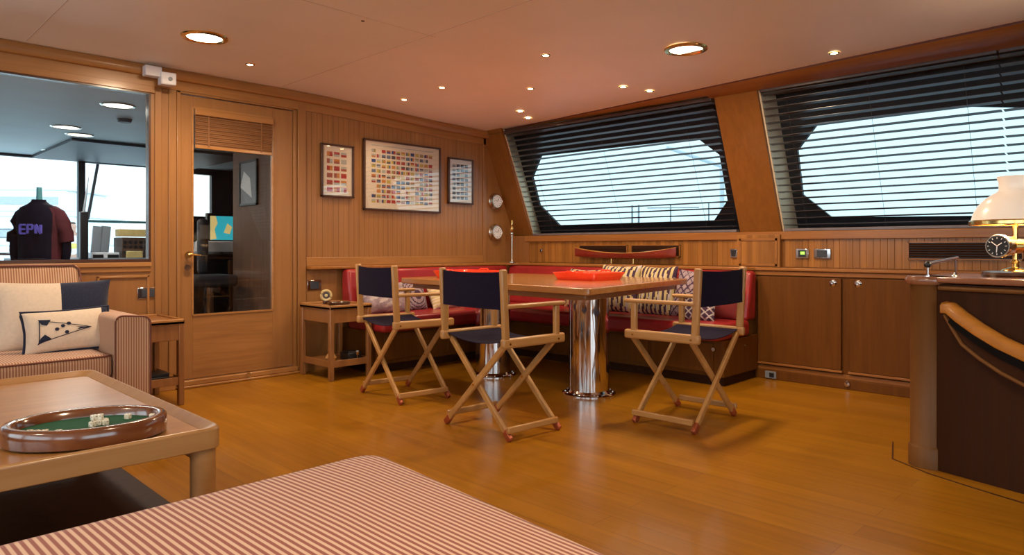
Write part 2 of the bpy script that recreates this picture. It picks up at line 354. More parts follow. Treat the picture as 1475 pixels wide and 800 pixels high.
# left cornice: half round rail with a cove under it
b = B(); sec = [(0.0, 0.0), (0.0, -0.035), (0.012, -0.06), (0.03, -0.075), (0.05, -0.07), (0.06, -0.05), (0.06, -0.02), (0.05, 0.0)]
xs2 = [-3.2, 0, 2.0, 2.6, 3.0, 3.4, 3.8, 4.2, 4.86]; vs = []
for x in xs2:
    for q, w in sec: vs.append((x, YL-q, zc(x)+w-0.002))
k = len(sec); fs = []
for i in range(len(xs2)-1):
    for j in range(k): fs.append((i*k+j, i*k+(j+1) % k, (i+1)*k+(j+1) % k, (i+1)*k+j))
b.add(vs, fs); struct(b.build('trim_5', M['trim_x'], wl))
b = B()
for x0, x1 in zip(xs2[:-1], xs2[1:]): b.hexa([(x0, YL-0.02, zc(x0)-0.14), (x1, YL-0.02, zc(x1)-0.14), (x1, YL, zc(x1)-0.14), (x0, YL, zc(x0)-0.14), (x0, YL-0.02, zc(x0)-0.07), (x1, YL-0.02, zc(x1)-0.07), (x1, YL, zc(x1)-0.07), (x0, YL, zc(x0)-0.07)])
struct(b.build('trim_6', M['trim_x'], wl))
# baseboards
bl = B(); bl.box(-3.0, 1.79, YL-0.02, YL, 0, 0.07); bl.box(2.73, 5.0, YL-0.02, YL, 0, 0.07)
struct(bl.build('baseboard_left', M['trim_x'], bevel=0.003))
# pilothouse window
w1 = B(); w1.box(WX0, WX1, YL+0.03, YL+0.042, WZ0, WZ1)
w1.v = [Vector((v.x, v.y-(v.z-WZ0)*0.045+0.02, v.z)) for v in w1.v]; w1 = struct(w1.build('window_1', M['glass'], smooth=0))
b = B(); fr = 0.022
b.box(WX0, WX1, YL-0.01, YL+0.02, WZ0, WZ0+fr); b.box(WX0, WX1, YL-0.01, YL+0.02, WZ1-0.012, WZ1); b.box(WX1-0.014, WX1, YL-0.006, YL+0.02, WZ0, WZ1)
b.build('window_frame', M['frame'], w1)
b = B(); b.box(WX0-0.07, WX1+0.025, YL-0.018, YL, WZ1, WZ1+0.06); b.box(WX0, WX1, YL-0.025, YL+0.02, WZ0-0.03, WZ0); b.build('window_sill', M['trim_x'], w1, bevel=0.003)
# door
d = B(); L = (1.83, 2.69)
gx0, gx1, gz0, gz1 = 1.914, 2.521, 0.517, 2.02
d.box(L[0], gx0, YL+0.005, YL+0.045, 0.06, 2.10); d.box(gx1, L[1], YL+0.005, YL+0.045, 0.06, 2.10)
d.box(gx0, gx1, YL+0.005, YL+0.045, gz1, 2.10)
do = struct(d.build('door_1', M['wall_x'], bevel=0.002))
B().box(gx0, gx1, YL+0.006, YL+0.044, 0.06, gz0).build('door_panel', M['wall_h'], do)
B().box(gx0, gx1, YL+0.028, YL+0.034, gz0, gz1).build('door_glass', M['glassdark'], do, smooth=0)
b = B(); b.box(gx0-0.008, gx0+0.004, YL-0.002, YL+0.012, gz0, gz1); b.box(gx1-0.004, gx1+0.008, YL-0.002, YL+0.012, gz0, gz1); b.box(gx0, gx1, YL-0.002, YL+0.012, gz0-0.006, gz0+0.006); b.box(gx0, gx1, YL-0.002, YL+0.012, gz1-0.01, gz1+0.006)
b.build('glazing_bead', M['trim_x'], do)
b = B(); b.box(DX0, DX0+0.028, YL-0.012, YL+0.1, 0, DZ1); b.box(DX1-0.028, DX1, YL-0.012, YL+0.1, 0, DZ1); b.box(DX0, DX1, YL-0.012, YL+0.1, DZ1-0.025, DZ1)
b.build('door_frame', M['wall_x'], do, bevel=0.004)
b = B(); b.box(DX0-0.01, DX1+0.01, YL-0.05, YL+0.06, 0, 0.018); b.box(DX0, DX1, YL-0.035, YL+0.05, 0.018, 0.055); b.build('door_threshold', M['trim_x'], do, bevel=0.006)
b = B(); b.lathe([(0.0, 0), (0.016, 0), (0.016, 0.012), (0, 0.012)], (2.30, YL-0.062, 0.045), 16, 1); b.build('door_stop', M['chrome'], do)
# woven shade: box of folds
sh = B(); n = 17; z = 1.965
for i in range(n):
    zz = z-i*0.0135; sh.tube((gx0+0.012, YL-0.005-0.004*(i % 2), zz), (gx1-0.012, YL-0.005-0.004*(i % 2), zz), 0.0078, n=8)
sh = sh.build('woven_shade', M['blindwood'], do)
b = B(); b.box(gx0+0.008, gx1-0.008, YL-0.03, YL+0.004, 1.965, 1.99+0.02); b.box(gx0+0.012, gx1-0.012, YL-0.016, YL, 1.725, 1.748); b.build('shade_rail', M['trim_x'], do, bevel=0.003)
b = B()
for x in (2.02, 2.42): b.box(x-0.006, x+0.006, YL-0.018, YL-0.014, 1.74, 1.97)
b.build('shade_cord', M['blindwood'], do)
b = B(); b.lathe([(0, 0), (0.024, 0), (0.024, 0.007), (0.011, 0.01), (0.010, 0.05), (0, 0.05)], (1.868, YL-0.048, 0.955), 20, 1)
b.path([(1.868, YL-0.045, 0.955), (1.885, YL-0.05, 0.957), (1.91, YL-0.05, 0.955), (1.95, YL-0.046, 0.95)], [0.009, 0.009, 0.008, 0.006]); b.build('door_handle', M['brass'], do)
b = B(); b.lathe([(0, 0), (0.022, 0), (0.022, 0.006), (0.010, 0.010), (0.008, 0.03), (0, 0.03)], (1.868, YL-0.026, 0.862), 20, 1); b.build('door_lock', M['chrome'], do)

# ---- right side: cabinet face, ledge, boarded strip, sloped pillars, outer skin with cut-corner windows
def sx(z, off=0): return 4.78+off+(2.17-z)*0.42
Y0, Y1 = -3.6, YL
wr = B(); wr.box(5.19, 5.25, Y0, YL, 0, 1.13); wr = struct(wr.build('wall_right', M['pillar'], smooth=0))
bead(1, 2.57, 5.10, 0.86, 1.07, 5.188, -1, 0.045, M['bead_y'], wr)
bead(1, -3.5, 2.20, 0.86, 1.07, 5.188, -1, 0.045, M['bead_y'], wr)
b = B(); b.box(5.165, 5.25, Y0, 5.10, 1.068, 1.128); struct(b.build('trim_7', M['trim_y'], wr, bevel=0.004))
# sloped pillars
def slab(b, y0, y1, z0, z1, off0, off1):
    p = [(sx(z0, off0), y0, z0), (sx(z0, off1), y0, z0), (sx(z0, off1), y1, z0), (sx(z0, off0), y1, z0)]
    q = [(sx(z1, off0), y0, z1), (sx(z1, off1), y0, z1), (sx(z1, off1), y1, z1), (sx(z1, off0), y1, z1)]
    b.hexa(p+q)
for i, (a, c) in enumerate(((2.235, 2.57), (4.86, YL), (-1.1, -0.76))):
    b = B(); slab(b, a, c, 1.125, 2.21, 0.0, 0.03 if i == 1 else 0.30); struct(b.build('trim_8', M['pillar'], wr, smooth=0))
b = B(); b.box(5.14, 5.20, 2.215, 2.56, 0.855, 1.105); p8 = struct(b.build('trim_9', M['bead_y'], wr, bevel=0.002))
b = B(); 
for (a, c, e, g) in ((2.235, 2.54, 0.865, 0.88), (2.235, 2.54, 1.06, 1.078), (2.235, 2.25, 0.865, 1.078), (2.525, 2.54, 0.865, 1.078)): b.box(5.134, 5.141, a, c, e, g)
struct(b.build('trim_10', M['trim_y'], p8))
b = B(); b.hexa([(5.18, 4.86, 0.85), (5.25, 4.86, 0.85), (5.25, YL, 0.85), (5.10, YL, 0.85), (5.18, 4.86, 1.13), (5.25, 4.86, 1.13), (5.25, YL, 1.13), (5.10, YL, 1.13)]); struct(b.build('trim_11', M['pillar'], wr))
# cove between ceiling and blinds
b = B(); vs = []; ys = [Y0, 0, 2.6, YL]
prof = lambda y: [(xe(y)-0.012, zc(4.5)-0.012), (xe(y)-0.012, zc(4.5)+0.03), (5.2, 2.30), (5.2, 2.16), (sx(2.155)-0.01, 2.145), (xe(y)+0.09, 2.150), (xe(y)+0.02, 2.165)]
for y in ys:
    for x, z in prof(y): vs.append((x, y, z))
k = 7; fs = [list(range(k)), list(range(3*k, 4*k))]
for i in range(3):
    for j in range(k): fs.append((i*k+j, i*k+(j+1) % k, (i+1)*k+(j+1) % k, (i+1)*k+j))
b.add(vs, fs); struct(b.build('trim_12', M['trim_y'], wr, smooth=30))
b = B(); b.bar((xe(Y0)-0.006, Y0, zc(4.4)-0.004), (xe(YL)-0.006, YL, zc(4.85)-0.004), 0.018, 0.012); struct(b.build('trim_13', plain('dark_red_bead', (0.10, 0.02, 0.012), 0.4), wr))
# outer skin with openings
OFF = 0.30
h1 = [(4.70, 1.245), (4.90, 1.463), (4.892, 1.747), (4.70, 1.942), (2.937, 1.924), (2.768, 1.774), (2.775, 1.404), (2.94, 1.237)]
h2 = [(1.954, 1.239), (2.145, 1.422), (2.13, 1.751), (1.95, 1.925), (1.08, 1.922), (0.72, 1.865), (-0.45, 1.86), (-0.62, 1.70), (-0.62, 1.40), (-0.45, 1.19)]
def skin(hole, ya, yb):
    """flat skin with an octagonal opening, built as a ring with depth"""
    b = B(); za, zb = 1.10, 2.20
    cy = sum(p[0] for p in hole)/len(hole); cz = sum(p[1] for p in hole)/len(hole)
    def outp(p):
        dy, dz = p[0]-cy, p[1]-cz; t = min(((yb if dy > 0 else ya)-cy)/dy if dy else 9e9, ((zb if dz > 0 else za)-cz)/dz if dz else 9e9)
        return (cy+dy*t, cz+dz*t)
    ring = []; n = len(hole)
    for i, p in enumerate(hole): ring.append((p, outp(p)))
    cor = [(ya, za), (yb, za), (yb, zb), (ya, zb)]
    for off in (OFF, OFF+0.03):
        P3 = lambda q: (sx(q[1], off), q[0], q[1])
        for i in range(n):
            (p, o), (p2, o2) = ring[i], ring[(i+1) % n]
            pts = [p, p2, o2]
            if True:
                an = lambda q: math.atan2((q[1]-cz), (q[0]-cy))
                a2, a1 = an(o2), an(o); span = (a1-a2+PI) % (2*PI)-PI
                if abs(span) < 1e-9: span = PI
                cc = sorted([(((an(c)-a2+PI) % (2*PI)-PI)/span, c) for c in cor if 0 < ((an(c)-a2+PI) % (2*PI)-PI)/span < 1])
                pts += [c for _, c in cc]
            pts.append(o); b.add([P3(q) for q in pts], [list(range(len(pts)))])
    for i in range(n):
        p, p2 = hole[i], hole[(i+1) % n]
        b.quad((sx(p[1], OFF), p[0], p[1]), (sx(p2[1], OFF), p2[0], p2[1]), (sx(p2[1], OFF+0.03), p2[0], p2[1]), (sx(p[1], OFF+0.03), p[0], p[1]))
    return b
for nm, h, ya, yb in (('window_2', h1, 2.57, 5.0), ('window_3', h2, -0.76, 2.235)):
    g = B(); g.add([(sx(z, OFF+0.012), y, z) for y, z in h], [list(range(len(h)))])
    g = struct(g.build(nm, M['glasstint'], smooth=0))
    skin(h, ya, yb).build('window_frame', M['hullblack'], g, smooth=0)
    b = B()
    for y, s in ((ya, 1), (yb, -1)):
        yi = 4.86 if y == 5.0 else y; zs = (1.13, 2.19)
        b.hexa([(sx(z, o_), yy, z) for z in zs for (o_, yy) in ((0.03, yi), (OFF, y), (OFF, y+s*0.012), (0.03, yi+s*0.012))])
    b.build('window_reveal', M['reveal'], g, smooth=0)
    b = B(); b.hexa([(sx(1.12, 0.02), ya, 1.105), (sx(1.12, OFF+0.03), ya, 1.105), (sx(1.12, OFF+0.03), yb, 1.105), (sx(1.12, 0.02), yb, 1.105)] + [(sx(1.12, 0.02), ya, 1.125), (sx(1.12, OFF+0.03), ya, 1.125), (sx(1.12, OFF+0.03), yb, 1.125), (sx(1.12, 0.02), yb, 1.125)])
    b.build('window_sill', M['hullblack'], g)
# skin above/below and remaining starboard aft portion
b = B(); slab(b, Y0, -1.1, 1.1, 2.21, 0.0, 0.3); b.box(5.2, 5.6, Y0, YL, 2.19, 2.32); b.box(5.2, 5.7, Y0, YL, 1.0, 1.10); b.box(5.3, 5.36, 5.02, YL+0.1, 1.0, 2.3); struct(b.build('wall_starboard', M['pillar'], smooth=0))
# aft and port walls (behind the camera), aft opening added to light the ceiling
b = B(); b.box(-3.2, -2.2, Y0-0.1, Y0, 0, 2.3); b.box(1.7, 5.3, Y0-0.1, Y0, 0, 2.3); b.box(-2.2, 4.0, Y0-0.1, Y0, 2.12, 2.3); b.box(-0.3, -0.2, Y0-0.1, Y0, 0, 2.12); b.box(-2.2, 4.0, Y0-0.1, Y0, 0, 0.08)
struct(b.build('wall_back', M['wall_x'], smooth=0))
struct(B().box(-4, 6, Y0-6, Y0-0.1, -0.1, -0.03).build('floor', M['floor'], smooth=0))
b = B()
for y0, y1, z0, z1 in ((Y0, YL, 0, 0.90), (Y0, YL, 2.05, 2.3), (Y0, -3.2, 0.90, 2.05), (-0.4, 0.0, 0.90, 2.05), (2.5, 2.8, 0.90, 2.05), (4.95, YL, 0.90, 2.05)): b.box(-3.3, -3.2, y0, y1, z0, z1)  # unseen window openings, made tall and wide to let in more daylight
struct(b.build('wall_port', M['wall_x'], smooth=0))

# ------------------------------------------------------------------ venetian blinds
def blind(y0, y1, label):
    t = thing('venetian_blind', (sx(1.15), (y0+y1)/2, 1.13), label, 'blind', 'dark wooden blinds on the starboard windows')
    b = B(); n = 20; zt, zb = 2.115, 1.178
    for i in range(n):
        z = zb+(zt-zb)*i/(n-1); x = sx(z, 0.03); w = 0.0245; dz = 0.0034
        b.hexa([(x-w, y0, z+dz-0.001), (x+w, y0, z-dz-0.001), (x+w, y1, z-dz-0.001), (x-w, y1, z+dz-0.001), (x-w, y0, z+dz+0.001), (x+w, y0, z-dz+0.001), (x+w, y1, z-dz+0.001), (x-w, y1, z+dz+0.001)])
    b.build('slats', M['slat'], t, smooth=0)
    b = B(); b.box(sx(1.145, 0.0), sx(1.145, 0.055), y0, y1, 1.131, 1.152); b.build('bottom_rail', M['blindrail'], t, bevel=0.003)
    b = B(); b.box(sx(2.14, 0.0), sx(2.14, 0.07), y0, y1, 2.128, 2.165); b.build('head_rail', M['slat'], t, bevel=0.003)
    k = 3
    for i in range(k):
        y = y0+(y1-y0)*(0.12+0.76*i/(k-1))
        b = B(); b.tube((sx(1.15, 0.03), y, 1.15), (sx(2.14, 0.03), y, 2.14), 0.0012, n=6); b.build('cord', M['slat'], t)
    return t
blind(2.60, 4.84, 'dark slatted blind over the window between the picture wall and the teak pillar')
blind(0.795, 2.215, 'dark slatted blind right of the teak pillar, lamp shade before its end')
blind(-0.74, 0.785, 'dark slatted blind cut off by the right edge behind the milk-glass lamp')

# ------------------------------------------------------------------ ledge / counter and low cabinets (right)
b = B(); b.box(5.12, 5.19, -3.4, 2.44, 0.826, 0.852); b.box(5.04, 5.19, 2.44, 4.98, 0.826, 0.852)
ct = B(); ct.prism([(5.125, -3.4), (5.19, -3.4), (5.19, 4.95), (4.95, 5.118), (2.80, 5.118), (2.80, 5.03), (4.90, 5.03), (5.06, 4.90), (5.06, 2.44), (5.125, 2.40)], 0.828, 0.854)
tag(ct.build('counter_ledge', M['trim_y'], bevel=0.006), 'narrow teak ledge running along both walls behind the red seating and over the cabinets', 'ledge')
def cabinet(y0, y1, label, left_handle):
    t = thing('cabinet', (5.17, (y0+y1)/2, 0), label, 'cabinet', None)
    b = B(); b.box(5.15, 5.188, y0, y1, 0.0, 0.826); b.build('body', M['cab'], t, smooth=0)
    b = B(); b.box(5.142, 5.15, y0, y1, 0.07, 0.10); b.build('bottom_rail', M['trim_y'], t, bevel=0.002); B().box(5.138, 5.15, y0, y1, 0.795, 0.826).build('top_rail', M['trim_y'], t, bevel=0.002)
    d = B(); d.box(5.128, 5.149, y0+0.028, y1-0.028, 0.13, 0.785); d = d.build('door', M['cab'], t, bevel=0.003)
    b = B(); b.box(5.124, 5.149, y0+0.02, y1-0.02, 0.112, 0.128); b.build('door_ledge', M['trim_y'], t, bevel=0.002)
    y = y1-0.085 if left_handle else y0+0.085
    h = B(); h.lathe([(0, -0.006), (0.010, -0.008), (0.019, -0.006), (0.026, 0.0), (0.026, 0.004), (0, 0.004)], (5.127, y, 0.752), 20, 0); h.build('ring_pull', M['chrome'], d)
    return t
cabinet(1.74, 2.41, 'teak low cabinet next to the red banquette end, chrome pull at its upper right', False)
cabinet(1.05, 1.74, 'teak low cabinet partly hidden by the round desk column', True)
cabinet(0.30, 1.05, 'teak low cabinet behind the desk', True)
b = B(); b.box(5.125, 5.15, -3.4, 2.40, 0, 0.07); struct(b.build('baseboard_right', M['cab'], bevel=0.003))
t = thing('floor_socket', (5.12, 2.28, 0.01), 'small black and grey socket in the kickboard at the banquette end', 'socket')
B().box(5.116, 5.126, 2.235, 2.32, 0.008, 0.062).build('plate', M['grey'], t, bevel=0.002); B().box(5.113, 5.117, 2.25, 2.285, 0.018, 0.050).build('opening', M['black'], t)
b = B(); b.lathe([(0, -0.012), (0.018, -0.01), (0.024, 0), (0.024, 0.01)], (5.125, 1.725, 0.04), 18, 0)
tag(b.build('step_light', M['chrome']), 'small round chrome light in the kickboard below the cabinet doors', 'light')

# vents, sockets on the boarded strip
def vent(y0, y1, z0, z1, label, n=6):
    t = thing('vent_grille', (5.17, (y0+y1)/2, z0), label, 'vent', None)
    b = B(); w = 0.008; b.box(5.166, 5.18, y0, y1, z0, z0+w); b.box(5.166, 5.18, y0, y1, z1-w, z1); b.box(5.166, 5.18, y0, y0+w, z0, z1); b.box(5.166, 5.18, y1-w, y1, z0, z1); b.build('frame', M['trim_y'], t)
    b = B(); b.box(5.178, 5.181, y0, y1, z0, z1); b.build('backing', M['black'], t)
    b = B()
    for i in range(n):
        z = z0+0.012+(z1-z0-0.024)*(i+0.5)/n; b.hexa([(5.165, y0+w, z-0.006), (5.178, y0+w, z+0.002), (5.178, y1-w, z+0.002), (5.165, y1-w, z-0.006), (5.165, y0+w, z-0.002), (5.178, y0+w, z+0.006), (5.178, y1-w, z+0.006), (5.165, y1-w, z-0.002)])
    b.build('slats', M['desk'], t)
vent(3.63, 4.19, 0.925, 1.032, 'dark slatted vent left of centre behind the red model hull')
vent(3.09, 3.59, 0.925, 1.032, 'dark slatted vent right of centre behind the red model hull')
vent(0.72, 1.354, 0.925, 1.045, 'long dark slatted vent behind the lamp')
def socket(name, c, w, h, axis, label, face='phdark', cat='socket', disp=None):
    t = thing(name, c, label, cat)
    x, y, z = c
    def bx(b, a0, a1, z0, z1, d0, d1):
        if axis == 0: b.box(x+a0, x+a1, y-d1, y-d0, z+z0, z+z1)
        else: b.box(x-d1, x-d0, y+a0, y+a1, z+z0, z+z1)
        return b
    bx(B(), -w/2, w/2, 0, h, 0, 0.007).build('plate', M['chrome'], t, bevel=0.003)
    bx(B(), -w*0.3, w*0.3, h*0.14, h*0.86, 0.006, 0.0095).build('insert', M[face], t, bevel=0.002)
    if disp: bx(B(), -w*0.22, w*0.12, h*0.4, h*0.7, 0.0095, 0.0102).build('display', M['lcd'], t)
    return t
socket('thermostat', (5.178, 2.06, 0.925), 0.095, 0.072, 1, 'chrome-edged control plate with a small green display under the window', 'black', 'control', True)
socket('wall_socket', (5.178, 1.915, 0.925), 0.12, 0.072, 1, 'chrome-cornered dark socket right of the green display')
socket('wall_switch', (5.178, 4.69, 0.962), 0.03, 0.032, 1, 'tiny black switch on the boards left of the model hull', 'black', 'switch')
socket('wall_switch', (5.178, 2.605, 0.925), 0.06, 0.07, 1, 'small black switch beside the teak pillar base', 'black', 'switch')
socket('wall_socket', (1.612, YL-0.002, 0.655), 0.135, 0.075, 0, 'chrome-cornered socket beside the striped sofa, above the side table')
socket('wall_socket', (2.875, YL-0.006, 0.655), 0.125, 0.085, 0, 'chrome-cornered socket above the side table at the red banquette')

# model hull on the ledge
t = thing('model_hull', (5.10, 3.64, 0.854), 'long red varnished model canoe on small stands in front of the vents', 'model boat')
vs = []; fs = []; n = 28; m = 9
for i in range(n+1):
    u = -1+2*i/n; y = 3.64+u*0.55; wdt = 0.035*(1-abs(u)**2.4)**0.8+0.0015; top = 0.955+0.05*u*u+0.0; bot = 0.905+0.022*abs(u)**3
    for j in range(m):
        a = PI*j/(m-1); vs.append((5.105+wdt*math.cos(a), y, top-(top-bot)*math.sin(a)**0.7))
for i in range(n):
    for j in range(m-1): fs.append((i*m+j, i*m+j+1, (i+1)*m+j+1, (i+1)*m+j))
    fs.append((i*m+m-1, i*m, (i+1)*m, (i+1)*m+m-1))
b = B(); b.add(vs, fs); b.build('hull', M['canoe'], t)
b = B()
for s in (-1, 1): b.path([(5.105+s*(0.035*(1-abs(u)**2.4)**0.8+0.001), 3.64+u*0.55, 0.957+0.05*u*u) for u in [-1+2*i/20 for i in range(21)]], 0.0035, 6)
b.build('gunwale', M['gold'], t)
for s in (-1, 1):
    b = B(); b.box(5.08, 5.13, 3.64+s*0.12-0.008, 3.64+s*0.12+0.008, 0.854, 0.862); b.tube((5.105, 3.64+s*0.12, 0.86), (5.105, 3.64+s*0.12, 0.908), 0.006, n=8); b.build('stand', M['brass'], t)
# candlestick lamp in the corner
t = thing('candlestick', (5.03, 4.96, 0.854), 'slim tall brass candlestick on the ledge in the corner', 'candlestick')
B().lathe([(0, 0.854), (0.04, 0.854), (0.04, 0.862), (0.015, 0.872), (0.008, 0.90), (0.008, 1.14), (0.018, 1.15), (0.018, 1.16), (0.008, 1.17), (0, 1.17)], (5.03, 4.96, 0), 20).build('stem', M['nickel'], t)
B().lathe([(0.010, 1.17), (0.020, 1.19), (0.018, 1.215), (0.008, 1.23), (0.012, 1.25), (0.006, 1.29), (0, 1.29)], (5.03, 4.96, 0), 20).build('burner', M['brass'], t)

# ------------------------------------------------------------------ desk with round column and handrail
dk = thing('desk', (3.9, 0.3, 0), 'dark mahogany curved desk with round corner column at the right edge', 'desk')
pan = [(3.62, 0.90), (3.545, 0.80), (3.50, 0.66), (3.45, 0.48), (3.38, 0.25), (3.30, 0.0), (3.22, -0.3), (3.15, -0.7)]
poly = pan + [(4.15, -0.7), (4.15, 0.90)]
B().prism(poly, 0.0, 0.84).build('body', M['desk'], dk)
b = B(); b.prism([(x-0.02 if i < 8 and i > 0 else x, y) for i, (x, y) in enumerate(poly)], 0.845, 0.872); b.build('top', M['desk_top'], dk, bevel=0.008, seg=3)
b = B(); b.path([(x-0.012, y, 0.822) for x, y in pan[1:]], 0.010, 8); b.build('edge_moulding', M['column'], dk)
b = B(); b.lathe([(0.0, 0), (0.078, 0), (0.078, 0.09), (0.074, 0.095), (0.070, 0.10), (0.070, 0.83), (0.074, 0.835), (0, 0.835)], (3.605, 0.862, 0), 36); b.build('column', M['column'], dk)
b = B(); b.lathe([(0, 0.835), (0.085, 0.835), (0.092, 0.845), (0.092, 0.862), (0.085, 0.872), (0, 0.872)], (3.605, 0.862, 0), 36); b.build('column_cap', M['desk_top'], dk)
# curved handrail sweeping down the front of the desk
pts = [(3.535, 0.775, 0.735), (3.515, 0.745, 0.735), (3.49, 0.70, 0.70), (3.455, 0.63, 0.655), (3.42, 0.55, 0.612), (3.37, 0.44, 0.57), (3.31, 0.30, 0.535), (3.23, 0.12, 0.51), (3.13, -0.2, 0.49), (3.05, -0.6, 0.48)]
secr = [(-0.030, -0.024), (-0.032, 0.010), (-0.022, 0.024), (0.0, 0.030), (0.022, 0.024), (0.032, 0.010), (0.030, -0.024)]
b = B(); b.path(pts, 0, sec=secr); b.build('handrail', M['gold'], dk, bevel=0.004)
b = B(); b.path([(x-0.014, y-0.004, z-0.046) for x, y, z in pts[1:]], 0, sec=[(-0.016, -0.016), (-0.016, 0.016), (0.016, 0.016), (0.016, -0.016)]); b.build('rail_slot_shade', M['slot_shade'], dk)  # solid black bar standing in for the shade in the slot below the rail
b = B()
vs = []
low = [(0.0, 0.0), (0.0, -0.05), (0.0, -0.085), (0, -0.09), (0, -0.092), (0, -0.095), (0, -0.10), (0, -0.10), (0, -0.10), (0, -0.10)]
vs = []
for (x, y, z), (_, dz) in zip(pts, low):
    vs += [(x-0.012, y, z-0.02), (x+0.045, y+0.005, z-0.02), (x+0.045, y+0.005, z+dz-0.03), (x-0.012, y, z+dz-0.03)]
fs = [(0,1,2,3), (36,37,38,39)]
for i in range(9):
    for j in range(4): fs.append((i*4+j, i*4+(j+1) % 4, i*4+4+(j+1) % 4, i*4+4+j))
b.add(vs, fs); b.build('rail_board', M['desk'], dk)
b = B(); b.path([(x-0.016, y, z+dz-0.03) for (x, y, z), (_, dz) in zip(pts, low)], 0.008, 8); b.build('rail_moulding', M['column'], dk)
# floor inlay around the desk foot
b = B(); b.path([(3.90, 1.09, 0.002), (3.59, 1.005, 0.002), (3.51, 0.89, 0.002), (3.46, 0.815, 0.002), (3.38, 0.62, 0.002), (3.30, 0.40, 0.002), (3.0, -0.4, 0.002)], 0, sec=[(-0.003, -0.0015), (-0.003, 0.0015), (0.003, 0.0015), (0.003, -0.0015)])
struct(b.build('trim_14', M['darkwood']))
# rod handle on the desk
t = thing('rod_rail', (3.62, 0.85, 0.872), 'slim dark rod with ball end on a chrome post above the desk column', 'rail')
b = B(); b.tube((3.60, 0.86, 0.872), (3.60, 0.86, 0.915), 0.006); b.tube((3.60, 0.86, 0.872), (3.60, 0.86, 0.878), 0.016); b.build('post', M['chrome'], t)
b = B(); b.lathe([(0.0, -0.016), (0.009, -0.013), (0.015, -0.006), (0.016, 0), (0.015, 0.006), (0.009, 0.013), (0, 0.016)], (3.60, 0.86, 0.925), 16); b.build('ball', M['black'], t)
b = B(); b.tube((3.60, 0.86, 0.928), (3.88, 0.80, 0.955), 0.009, 0.007); b.build('rod', M['darkwood'], t)
b = B(); b.tube((3.86, 0.803, 0.872), (3.86, 0.803, 0.95), 0.005); b.build('post', M['darkwood'], t)
b = B(); b.lathe([(0, 0), (0.014, 0), (0.014, 0.004), (0.006, 0.010), (0.004, 0.022), (0, 0.022)], (3.555, 0.745, 0.872), 14); tag(b.build('catch_pin', M['nickel']), 'tiny nickel pin on the desk edge near the column', 'pin')
# lamp
lp = thing('table_lamp', (3.80, 0.56, 0.872), 'brass table lamp with milk-glass shade and dial globe on dark base', 'lamp')
cx, cy = 3.80, 0.56
B().lathe([(0, 0.872), (0.125, 0.872), (0.13, 0.88), (0.125, 0.893), (0.10, 0.897), (0, 0.897)], (cx, cy, 0), 40).build('base', M['darkwood'], lp)
B().lathe([(0, 0.897), (0.055, 0.897), (0.05, 0.904), (0.018, 0.915), (0.014, 0.93), (0.02, 0.94), (0.011, 0.95), (0.011, 1.115), (0, 1.115)], (cx, cy, 0), 24).build('stem', M['brass'], lp)
# instrument body : short drum facing the camera, with dial
gx, gy, gz = cx-0.03, cy+0.035, 1.01
R = Vector((-0.97, 0.28, 0)).normalized()
b = B(); b.tube(Vector((gx, gy, gz))-R*0.05, Vector((gx, gy, gz))+R*0.05, 0.044, 0.048, 28); b.tube(Vector((gx, gy, gz))+R*0.05, Vector((gx, gy, gz))+R*0.062, 0.054, 0.050, 28); b.build('instrument_body', M['nickel'], lp)
b = B(); b.tube(Vector((gx, gy, gz))+R*0.0622, Vector((gx, gy, gz))+R*0.0635, 0.045, 0.045, 28); b.build('dial', M['black'], lp)
b = B(); S = R.cross(Vector((0,0,1))); P0 = Vector((gx, gy, gz))+R*0.066
for k in range(12):
    a = 2*PI*k/12; q = P0+S*math.cos(a)*0.04+Vector((0,0,1))*math.sin(a)*0.04; q2 = P0+S*math.cos(a)*0.033+Vector((0,0,1))*math.sin(a)*0.033; b.tube(q, q2, 0.0014, n=5)
for a, l in ((0.7, 0.03), (2.5, 0.024), (-1.5, 0.028)): b.tube(P0, P0+S*math.cos(a)*l+Vector((0,0,1))*math.sin(a)*l, 0.0018, n=5)
b.build('dial_marks', M['silver'], lp)
b = B(); b.tube((gx+0.05, gy-0.07, gz), (gx+0.02, gy-0.02, gz), 0.03, 0.036, 16); b.tube((gx+0.052, gy-0.075, gz), (gx+0.058, gy-0.095, gz), 0.02, 0.018, 14); b.build('knob', M['brass'], lp)
B().lathe([(0.172, 1.105), (0.178, 1.108), (0.178, 1.122), (0.170, 1.128), (0.166, 1.12)], (cx, cy, 0), 48).build('rim', M['brass'], lp)
prof = [(0.169, 1.125), (0.160, 1.16), (0.142, 1.195), (0.115, 1.225), (0.088, 1.245), (0.066, 1.258), (0.062, 1.27), (0.064, 1.30), (0.070, 1.325), (0.066, 1.325), (0.058, 1.27), (0.084, 1.24), (0.138, 1.19), (0.165, 1.125)]
B().lathe(prof, (cx, cy, 0), 48).build('shade', M['milk'], lp)
b = B()
for k in range(3): a = 2*PI*k/3+0.4; b.tube((cx, cy, 1.11), (cx+0.172*math.cos(a), cy+0.172*math.sin(a), 1.112), 0.003, n=6)
b.build('shade_carrier', M['brass'], lp)
pl = bpy.data.lights.new('bulb', 'POINT'); pl.energy = 5; pl.color = (1, 0.7, 0.42); pl.shadow_soft_size = 0.03; po = bpy.data.objects.new('bulb', pl); C.objects.link(po); po.parent = lp; po.location = (0, 0, 0.30)

